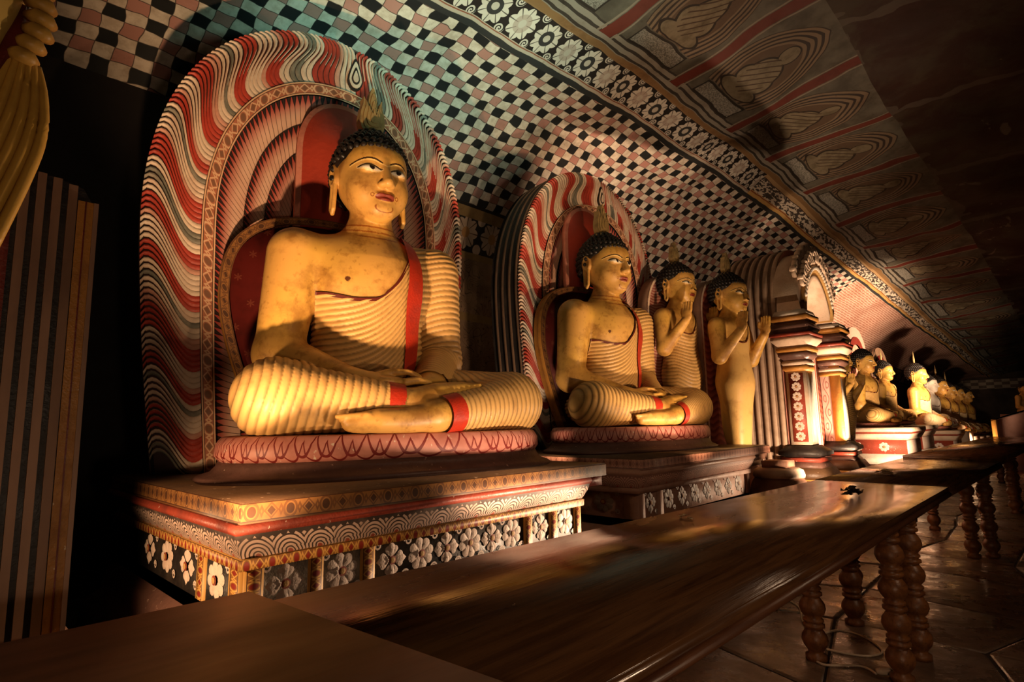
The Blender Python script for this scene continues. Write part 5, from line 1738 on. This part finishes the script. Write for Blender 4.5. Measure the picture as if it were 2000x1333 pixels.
# ------------------------------------------------------------------ near left: striped throne slab and the robed arm of a statue
def left_slab():
    t = thing('striped_slab', 'black and brown striped slab with gold border at the left edge', 'slab', (0.0, 2.05, 0))
    S = [(-0.75, 0.0), (0.340, 0.0), (0.336, 0.9), (0.326, 1.82), (0.318, 1.915), (0.285, 1.972), (0.22, 1.988), (0.10, 1.995), (-0.75, 2.0)]
    obj('core', MB().prism(S, 0.10, 0, (0, 0.10, 0), (1, 0, 0), (0, 0, 1)).build('core', [MAT['black_paint']]), t)
    def strip(name, xa, xb, mat, proud, za=0.0, top=1.985):
        mb = MB()
        P = []
        n = 12
        for k in range(n + 1):
            z = za + (top - za) * k / n
            P.append((xb - 0.02 * (z / 2.0), z))
        for k in range(n, -1, -1):
            z = za + (top - za) * k / n
            P.append((xa - 0.02 * (z / 2.0), z))
        mb.prism(P, proud, 0, (0, 0.0, 0), (1, 0, 0), (0, 0, 1))
        return obj(name, mb.build(name, [MAT[mat]]), t)
    strip('gold_border', 0.292, 0.340, 'gold_trim', 0.012, 0, 1.93)
    strip('border_bead', 0.330, 0.342, 'slab_grey', 0.016, 0, 1.93)
    strip('border_line', 0.309, 0.313, 'maroon', 0.014, 0, 1.93)
    strip('flat_stripe', 0.268, 0.290, 'slab_grey', 0.008, 0, 1.975)
    strip('flat_stripe', 0.231, 0.252, 'slab_grey', 0.010, 0, 1.985)
    strip('flat_stripe', 0.196, 0.216, 'slab_grey', 0.010, 0, 1.99)
    strip('flat_stripe', 0.160, 0.181, 'slab_grey', 0.010)
    strip('red_ground', -0.40, 0.148, 'maroon', 0.008)
    obj('foot_block', MB().box(-0.75, 0.345, -0.03, 0.12, 0.55, 0.70).build('foot_block', [MAT['slab_grey']]), t)
    return t
left_slab()
def left_statue():
    t = thing('robed_statue', 'robed statue cut off by the left edge, pleated drape hanging down', 'statue', (-0.171, 1.84, -0.0875), 0.0, None, 1.07)
    def skinned(name, mb, c, mat='gold_skin'):
        V = np.array(mb.V, np.float32)
        return obj(name, mesh(name, V, mb.F, [MAT[mat]], None, None, True, np.tile(A3(*c), (len(V), 1))), t)
    # torso and head, mostly outside the frame; the right side of the body shows at the top
    mb = MB(); mb.lathe([(0.17, 0.085), (0.20, 0.3), (0.21, 0.9), (0.185, 1.5), (0.185, 1.85), (0.20, 2.05), (0.235, 2.2), (0.255, 2.32), (0.26, 2.48), (0.20, 2.62), (0.10, 2.70), (0.09, 2.78), (0.14, 2.9), (0.15, 3.05), (0.07, 3.2)], 32, (0, 0, 0), 0, 1.0, 0.7)
    skinned('body', mb, (0.50, 0.34, 0.09))
    # rolled edge of the robe: short stacked folds
    for k in range(6):
        z = 2.315 - 0.037 * k; xo = 0.268 + 0.010 * math.sin(k * 0.8) - 0.004 * max(0, k - 3)
        mb = MB(); mb.tube([(xo - 0.024, -0.03, z + 0.004), (xo - 0.008, -0.052, z - 0.002), (xo + 0.012, -0.05, z - 0.004), (xo + 0.024, -0.03, z - 0.002)], [0.012, 0.019, 0.019, 0.012], 10)
        skinned('rolled_fold', mb, (0.45, 0.25, 0.05), 'gold_robe')
    mb = MB(); mb.tube([(0.245, -0.02, 2.27), (0.235, -0.03, 2.17), (0.205, -0.03, 2.05), (0.17, -0.03, 1.95)], [0.008, 0.020, 0.022, 0.012], 8)
    obj('red_lining', mb.build('red_lining', [MAT['maroon']], True), t)
    # hanging pleated drape: folds side by side, sweeping to the lower left
    for k in range(6):
        s = k / 5
        P = [(0.236 + 0.048 * s, -0.035 - 0.01 * math.sin(s * PI), 2.145 - 0.025 * s), (0.215 + 0.084 * s, -0.045, 2.04), (0.19 + 0.112 * s, -0.05, 1.94), (0.155 + 0.125 * s, -0.045, 1.82), (0.09 + 0.15 * s, -0.04, 1.62 + 0.04 * s)]
        C = catmull(P, 5); n = len(C)
        mb = MB(); mb.tube(C, [float(np.interp(q / (n - 1), [0, 0.3, 0.6, 1.0], [0.0065, 0.0105, 0.0125, 0.013])) for q in range(n)], 10)
        skinned('drape_fold', mb, (0.50, 0.28, 0.05), 'gold_robe')
    return t
left_statue()

# ------------------------------------------------------------------ standing statues with their boards
ST = standing_meshes()
def head_part(name, me, t):
    o = obj(name, me, t, (0, 0, HZ)); o.scale = (HS,) * 3
    return o
def make_standing(label, loc, rz, pleated, group, scale=1.0):
    t = thing('standing_statue', label, 'statue', loc, rz, group, scale)
    add_parts(t, (('body', ST[0]), ('robe', ST[1 if pleated else 2]), ('robe_border', ST[3])))
    head_part('hair', HAIR, t); head_part('flame_finial', FIN, t)
    return t
make_standing('standing statue in a pleated robe, hands raised, just right of the second nimbus', (5.84, 2.95, 0.92), -0.12, True, 'standing statues')
make_standing('standing statue in a smooth robe, hands raised, left of the arched gateway', (6.10, 2.47, 0.86), -0.12, False, 'standing statues', 0.95)
def make_board(label, loc, rz, h, w, mat, edge):
    t = thing('statue_board', label, 'board', loc, rz, 'boards behind the standing statues')
    S = Shape(w, w * 1.35, h - w * 1.35, 0.0, n=2.0)
    P = S.poly(20); n = len(P)
    V = [(p[0], 0, p[1]) for p in P] + [(p[0], 0.14, p[1]) for p in P]
    F = [tuple(range(n))[::-1], tuple(range(n, 2 * n))] + [(k, (k + 1) % n, n + (k + 1) % n, n + k) for k in range(n)]
    U = [(V[i][0] + 0.5, V[i][2]) for f in F for i in f]
    obj('slab', mesh('board_slab', V, F, [MAT[mat], MAT['slab_grey']], [0, 1] + [1] * n, U), t)
    S2 = Shape(w - 0.03, w * 1.35 - 0.03, h - w * 1.35, 0.0, n=2.0)
    obj('edge_band', strip_mesh('edge_band', S2, S, -0.006, -0.006, MAT[edge]), t)
    return t
make_board('pale striped board behind the pleated standing statue', (5.88, 3.13, 0.6), -0.12, 2.32, 0.34, 'wavy_white', 'cream_plaster')
make_board('red rippled board behind the smooth standing statue', (6.24, 2.70, 0.6), -0.12, 2.25, 0.30, 'wavy_red', 'cream_plaster')
def stepped_block(name, label, x0, x1, y0, y1, prof, group=None, cat='pedestal'):
    ox, oy = (x0 + x1) / 2, (y0 + y1) / 2
    t = thing(name, label, cat, (ox, oy, 0), 0, group)
    for k in range(len(prof) - 1):
        pass
    for (nm, pr, m) in prof:
        obj(nm, MB().sweep_rect(pr, x0 - ox, x1 - ox, y0 - oy, y1 - oy, 0, True).build(nm, [MAT[m]]), t)
    return t
stepped_block('low_pedestal', 'low stone pedestal under the two standing statues', 5.70, 6.48, 2.42, 3.4,
              [('base', [(0.06, 0), (0.06, 0.3), (0.0, 0.36)], 'rose_stone'), ('die', [(0, 0.36), (0, 0.75)], 'rose_stone'), ('cap', [(0.03, 0.75), (0.03, 0.84)], 'plinth_top')])
# footing raising the pleated statue to its own level
stepped_block('footing', 'small block under the feet of the pleated standing statue', 5.62, 6.02, 2.78, 3.14, [('block', [(0, 0.84), (0.0, 0.92)], 'plinth_top')])
# bell-shaped stone pedestal on the floor
t = thing('bell_pedestal', 'pinkish bell-shaped stone pedestal between second plinth and gateway', 'pedestal', (6.0, 2.06, 0))
obj('foot', MB().lathe([(0.31, 0.0), (0.31, 0.45), (0.305, 0.49), (0.29, 0.56), (0.26, 0.63), (0.23, 0.67)], 8, (0, 0, 0), 0).build('foot', [MAT['rose_stone']]), t)
obj('drum', MB().lathe([(0.235, 0.67), (0.24, 0.695), (0.225, 0.74), (0.19, 0.76), (0.12, 0.765)], 32).build('drum', [MAT['cream_plaster']], True), t)
obj('square_cap', MB().box(-0.12, 0.12, -0.12, 0.12, 0.765, 0.83).build('square_cap', [MAT['rose_stone']]), t)

# ------------------------------------------------------------------ arched gateway
def gateway():
    t = thing('arched_gateway', 'ornate arched gateway with ribbed barrel side, pilasters and cream scrollwork', 'gateway', (7.47, 2.16, 0))
    G = Shape(0.80, 0.75, 2.58, 0.0, n=2.1)
    ox, oy = 7.55, 2.10
    obj('ribbed_barrel', side_mesh('ribbed_barrel', G, 0.0, 0.62, 7, [MAT['brown_stripe'], MAT['rib_brown']], depth=0.03, rw=0.88), t)
    Gi = Shape(0.68, 0.62, 2.58, 0.0, n=2.1)
    obj('front_strip', strip_mesh('front_strip', Gi, G, -0.002, -0.002, MAT['wavy_white']), t)
    obj('back_face', face_mesh('gate_back', G, 0.62, MAT['black_paint'], back=True), t)
    Gj = Shape(0.62, 0.55, 2.50, 0.0, n=2.1)
    obj('inner_soffit', strip_mesh('inner_soffit', Gj, Gi, -0.20, 0.0, MAT['slab_grey']), t)
    # niche back panel
    N0 = Shape(0.50, 0.50, 2.42, 0.0, n=1.9, dx=-0.1)
    pn = face_mesh('niche_panel', N0, -0.02, MAT['niche_stripes'])
    l = pn.uv_layers.new(name='UVMap')
    for i, lp in enumerate(pn.loops): l.data[i].uv = (pn.vertices[lp.vertex_index].co.x + 0.5, pn.vertices[lp.vertex_index].co.z)
    obj('niche_panel', pn, t)
    obj('wing_wall', MB().box(-0.66, 0.66, -0.015, 0.0, 0.6, 2.2).build('wing_wall', [MAT['wavy_red']]), t)
    # arch rings
    a0, a1, a2, a3 = (Shape(r, r * 1.05, 2.42, 0.0, n=1.8, dx=-0.20) for r in (0.44, 0.52, 0.62, 0.76))
    def arch_part(name, A, B, y0, y1, mat):
        # only above the capitals
        V = []; F = []; U = []
        ts = [tt for tt in np.linspace(-1, 1, 121) if A(tt)[1] > 2.40]
        for tt in ts:
            a, b = A(tt), B(tt)
            V += [(a[0], y1, a[1]), (a[0], y0, a[1]), (b[0], y0, b[1]), (b[0], y1, b[1])]
        for i in range(len(ts) - 1):
            for c in range(3):
                F.append((i * 4 + c, (i + 1) * 4 + c, (i + 1) * 4 + c + 1, i * 4 + c + 1))
        obj(name, mesh(name, V, F, [MAT[mat]]), t)
        return ts
    ts = arch_part('inner_ring', a0, a1, -0.27, 0.0, 'cream_plaster')
    arch_part('middle_ring', a1, a2, -0.29, 0.0, 'flower_heart')
    arch_part('outer_ring', a2, a3, -0.26, 0.0, 'cream_plaster')
    # beads round the middle ring, scrolls round the outer one
    bead = MB().lathe([(0.030, 0), (0.026, 0.012), (0.012, 0.02), (0.0, 0.022)], 10).build('bead', [MAT['white_plaster']], True)
    sc = MB()
    sc.tube([(0.05 * (0.3 + 0.7 * k / 15) * math.cos(k * 0.62), 0.05 * (0.3 + 0.7 * k / 15) * math.sin(k * 0.62), 0.012) for k in range(16)], [0.008 + 0.009 * k / 15 for k in range(16)], 6)
    scr = sc.build('scroll', [MAT['cream_plaster']], True)
    n = 26
    for k in range(n):
        tt = ts[0] + (ts[-1] - ts[0]) * (k + 0.5) / n
        p = (a1(tt) + a2(tt)) / 2
        o = obj('bead', bead, t, (p[0], -0.29, p[1])); o.rotation_euler = (PI / 2, 0, 0)
        p = (a2(tt) * 0.45 + a3(tt) * 0.55)
        o = obj('scroll', scr, t, (p[0], -0.265, p[1])); o.rotation_euler = (PI / 2, (k * 1.7) % 6.28, 0); o.scale = (1.5, 1.5, 2.0)
        p = a3(tt) * 1.0
        o = obj('scroll', scr, t, (p[0] + 0.03 * (1 if tt > 0 else -1), -0.21, p[1] + 0.02)); o.rotation_euler = (PI / 2, (k * 2.3) % 6.28, 0); o.scale = (1.5, 1.5, 2.2)
    # pilasters
    for sx in (-1, 1):
        x0, x1 = (-0.80, -0.55) if sx < 0 else (0.55, 0.80)
        y0, y1 = -0.24, -0.03
        p = obj('pilaster', MB().box(x0, x1, y0, y1, 0.95, 1.76).build('pilaster', [MAT['cream_plaster']]), t)
        if sx < 0:
            obj('flower_panel', MB().box(x0 - 0.006, x0, y0 + 0.03, y1 - 0.03, 0.99, 1.74).build('flower_panel', [MAT['red_band']]), p)
            for k in range(7):
                o = obj('flower', FLW['daisy', True], p, (x0 - 0.008, (y0 + y1) / 2, 1.05 + k * 0.108), -PI / 2); o.scale = (0.70,) * 3
        else:
            mb = MB()
            mb.add([(x0 - 0.008, -0.02, 0.7), (x0 - 0.008, -0.125, 0.7), (x0 - 0.008, -0.125, 2.05), (x0 - 0.008, -0.02, 2.05)], [(0, 1, 2, 3)], 0, [[(0, 0), (1, 0), (1, 1.35), (0, 1.35)]])
            obj('vine_strip', mb.build('vine_strip', [MAT['vine']]), p)
            obj('ochre_strip', MB().box(x0 - 0.015, x0, -0.25, -0.13, 0.55, 2.1).build('ochre_strip', [MAT['ochre']]), p)
        obj('shaft_front', MB().box(x0 + 0.03, x1 - 0.03, y0 - 0.006, y0, 0.99, 1.74).build('shaft_front', [MAT['white_plaster']]), p)
        cap = [([(0.0, 1.76), (0.02, 1.78), (0.02, 1.82)], 'ochre'), ([(0.01, 1.82), (0.03, 1.85), (0.01, 1.88)], 'cream_plaster'), ([(0.0, 1.88), (0.05, 1.93), (0.05, 1.97)], 'mauve_base'),
               ([(0.04, 1.97), (0.06, 1.985), (0.06, 2.02)], 'ochre'), ([(0.03, 2.02), (0.10, 2.10), (0.10, 2.14)], 'cream_plaster'), ([(0.09, 2.14), (0.11, 2.15), (0.11, 2.18)], 'red_band'),
               ([(0.06, 2.18), (0.10, 2.25), (0.06, 2.31)], 'mauve_base'), ([(0.06, 2.31), (0.09, 2.33), (0.09, 2.38)], 'gold_trim'), ([(0.07, 2.38), (0.05, 2.44)], 'white_plaster')]
        for pr, m in cap:
            obj('capital_moulding', MB().sweep_rect(pr, x0, x1, y0, y1, 0, True).build('capital_moulding', [MAT[m]]), t)
        base = [([(0.16, 0.0), (0.16, 0.52)], 'ochre'), ([(0.17, 0.52), (0.17, 0.60)], 'chain_gold'), ([(0.13, 0.60), (0.16, 0.63), (0.11, 0.72)], 'plinth_top'), ([(0.10, 0.72), (0.06, 0.78)], 'mauve_base'),
                ([(0.09, 0.78), (0.09, 0.82)], 'red_band'), ([(0.03, 0.82), (0.11, 0.85), (0.11, 0.89), (0.02, 0.95)], 'black_paint')]
        for pr, m in base:
            obj('base_moulding', MB().sweep_rect(pr, x0, x1, y0, y1, 0, True).build('base_moulding', [MAT[m]]), t)
    return t
gateway()
make_standing('small standing statue half hidden at the right of the arched gateway', (8.80, 2.10, 0.66), -0.1, True, 'standing statues', 0.74)
make_board('rippled board behind the statue at the right of the gateway', (9.02, 2.26, 0.60), -0.1, 1.72, 0.27, 'wavy_red', 'cream_plaster')
stepped_block('low_pedestal', 'pale stepped pedestal at the right foot of the gateway', 8.50, 9.15, 1.72, 2.4,
              [('base', [(0.08, 0), (0.08, 0.3), (0.0, 0.36)], 'cream_plaster'), ('cap', [(0, 0.36), (0.05, 0.45), (0.0, 0.60)], 'cream_plaster')])

# ------------------------------------------------------------------ the far row of seated statues
def far_plinth(label, x, y, w, d, ztop):
    t = stepped_block('small_plinth', label, x - w / 2, x + w / 2, y - d / 2, y + d / 2,
        [('base', [(0.08, 0), (0.08, ztop - 0.55), (0.10, ztop - 0.50), (0.02, ztop - 0.40)], 'white_plaster'), ('die', [(0, ztop - 0.40), (0, ztop - 0.18)], 'red_band'),
         ('front_panel', [(-0.02, ztop - 0.39), (-0.02, ztop - 0.19)], 'flower_white'), ('cornice', [(0.02, ztop - 0.18), (0.07, ztop - 0.09)], 'cream_plaster'), ('red_line', [(0.075, ztop - 0.09), (0.08, ztop - 0.06)], 'red_band'), ('slab', [(0.09, ztop - 0.06), (0.09, ztop)], 'cream_plaster')],
        'plinths of the far statues', 'plinth')
    for k in range(2):
        o = obj('flower', FLW['daisy', True], t, (-w / 2 - 0.005, (k - 0.5) * 0.36, ztop - 0.29), -PI / 2)
    obj('pale_front', MB().box(-w / 2 + 0.01, w / 2 - 0.01, -d / 2 - 0.012, -d / 2 + 0.0, ztop - 0.39, ztop - 0.19).build('pale_front', [MAT['flower_white']]), t)
    return t
WHITE_MATS = {'body': MAT['white_plaster'], 'robe': MAT['white_plaster']}
PALE = worn_mat('pale_robe', (0.62, 0.46, 0.26), (0.42, 0.28, 0.14), scale=6, rough=0.5)
FARROW = [  # x, y, seat z, scale, name, mats, plinth?
    (11.05, 2.27, 1.15, 0.71, 'gold seated statue on the red-banded plinth right after the gateway', None, (0.95, 0.95)),
    (12.5, 2.25, 1.16, 0.645, 'gold seated statue second after the gateway, thin spike on its head', None, (0.95, 0.90)),
    (13.9, 1.94, 1.04, 0.72, 'seated statue with pale robe and large head, third after the gateway', {'robe': PALE}, (0.85, 0.80)),
    (15.25, 1.93, 0.98, 0.66, 'white seated statue wedged between the far gold ones', WHITE_MATS, None),
    (16.65, 1.93, 0.85, 0.76, 'seated statue with pale robe just behind the white one', {'robe': PALE}, None),
    (18.15, 1.92, 0.80, 0.74, 'pale-robed seated statue third from the far end of the row', {'robe': PALE}, None),
    (19.65, 1.90, 0.78, 0.74, 'pale-robed seated statue second from the far end of the row', {'robe': PALE}, None),
    (21.1, 1.84, 0.75, 0.74, 'last seated statue at the dark far end of the row', None, None)]
SPIKE = MB().lathe([(0.020, 0.0), (0.026, 0.14), (0.003, 0.36)], 8).build('head_spike', [MAT['finial']])
for i, (x, y, z, s, lab, mats, pl) in enumerate(FARROW):
    st = make_seated(lab, (x, y, z), -0.12, 'far row of seated statues', s, False, mats)
    if i in (1, 2, 4, 5):
        obj('head_spike', SPIKE, st, (0, 0.02, 1.735))
    nums = ['first', 'second', 'third', 'fourth', 'fifth', 'sixth', 'seventh', 'last']
    if pl:
        far_plinth('stepped pale plinth under the %s seated statue after the gateway' % nums[i], x - 0.05, y - 0.12, pl[0] * 1.25, pl[1], z - 0.08)
        zz = z - 0.08
    else:
        stepped_block('low_pedestal', 'low pale pedestal under the %s far seated statue' % nums[i], x - 0.58, x + 0.58, y - 0.52, y + 0.35,
                      [('base', [(0.05, 0), (0.05, z - 0.30)], 'white_plaster'), ('cap', [(0.08, z - 0.30), (0.08, z - 0.08)], 'cream_plaster')], 'low pedestals of the far row')
        zz = z - 0.08
    q = make_lotus('pale lotus seat under the %s far seated statue' % nums[i], (x - 0.03, y - 0.13 * s / 0.66, zz), -0.12, 'far lotus seats', s)
    q.scale = (s * 0.82, s * 0.82, 0.08 / 0.22)
for (x, y, s, lab) in ((12.9, 2.74, 0.74, 'pink striped nimbus showing above and left of the first far seated statue'), (14.8, 2.70, 0.66, 'dark arched nimbus showing between the first two far seated statues')):
    t = thing('small_nimbus', lab, 'nimbus', (x, y, 0.6), -0.1, 'small nimbuses of the far row', s)
    S = Shape(0.80, 0.95, 2.35, 0.08); S1 = Shape(0.56, 0.68, 2.35, 0.06); S2 = Shape(0.44, 0.52, 2.3, 0.04)
    obj('thick_edge', side_mesh('small_edge', S, 0.0, 0.5, 3, [MAT['black_paint'], MAT['brown_stripe']]), t)
    obj('flame_face', strip_mesh('flame_face', S1, S, 0, 0, MAT['wavy_white' if s > 0.70 else 'brown_stripe']), t)
    obj('border', strip_mesh('small_border', S2, S1, -0.02, -0.02, MAT['maroon']), t)
    obj('core_face', face_mesh('small_core', S2, 0.02, MAT['pink_edge' if s > 0.70 else 'brown_stripe']), t)
    obj('back_face', face_mesh('small_back', S, 0.5, MAT['black_paint'], back=True), t)
# pink counter and figure at the right edge
t = thing('pink_counter', 'pale pink sloping counter with wooden post at the right edge', 'counter', (16.0, 0.55, 0))
mb = MB(); mb.prism([(-0.42, 0.0), (0.42, 0.0), (0.42, 1.12), (-0.42, 1.42)][::-1], 1.2, 0, (0, 0, 0), (0, 1, 0), (0, 0, 1))
obj('body', mb.build('counter_body', [MAT['pink_box']]), t)
obj('post', MB().box(-0.03, 0.05, 0.38, 0.46, 0, 1.14).build('post', [MAT['ochre']]), t)
mb = MB(); mb.prism([(-0.44, 1.425), (0.46, 1.105), (0.46, 1.135), (-0.44, 1.455)], 1.3, 0, (-0.06, 0, 0), (0, 1, 0), (0, 0, 1))
obj('lid', mb.build('counter_lid', [MAT['table_wood']]), t)
make_seated('small gold seated statue behind the pink counter at the right edge', (18.4, 0.50, 1.25), -0.6, 'small lone statue', 0.42, False)
stepped_block('low_pedestal', 'low dark pedestal behind the pink counter', 17.9, 18.9, 0.05, 0.95, [('block', [(0, 0), (0, 1.25)], 'rose_stone')])
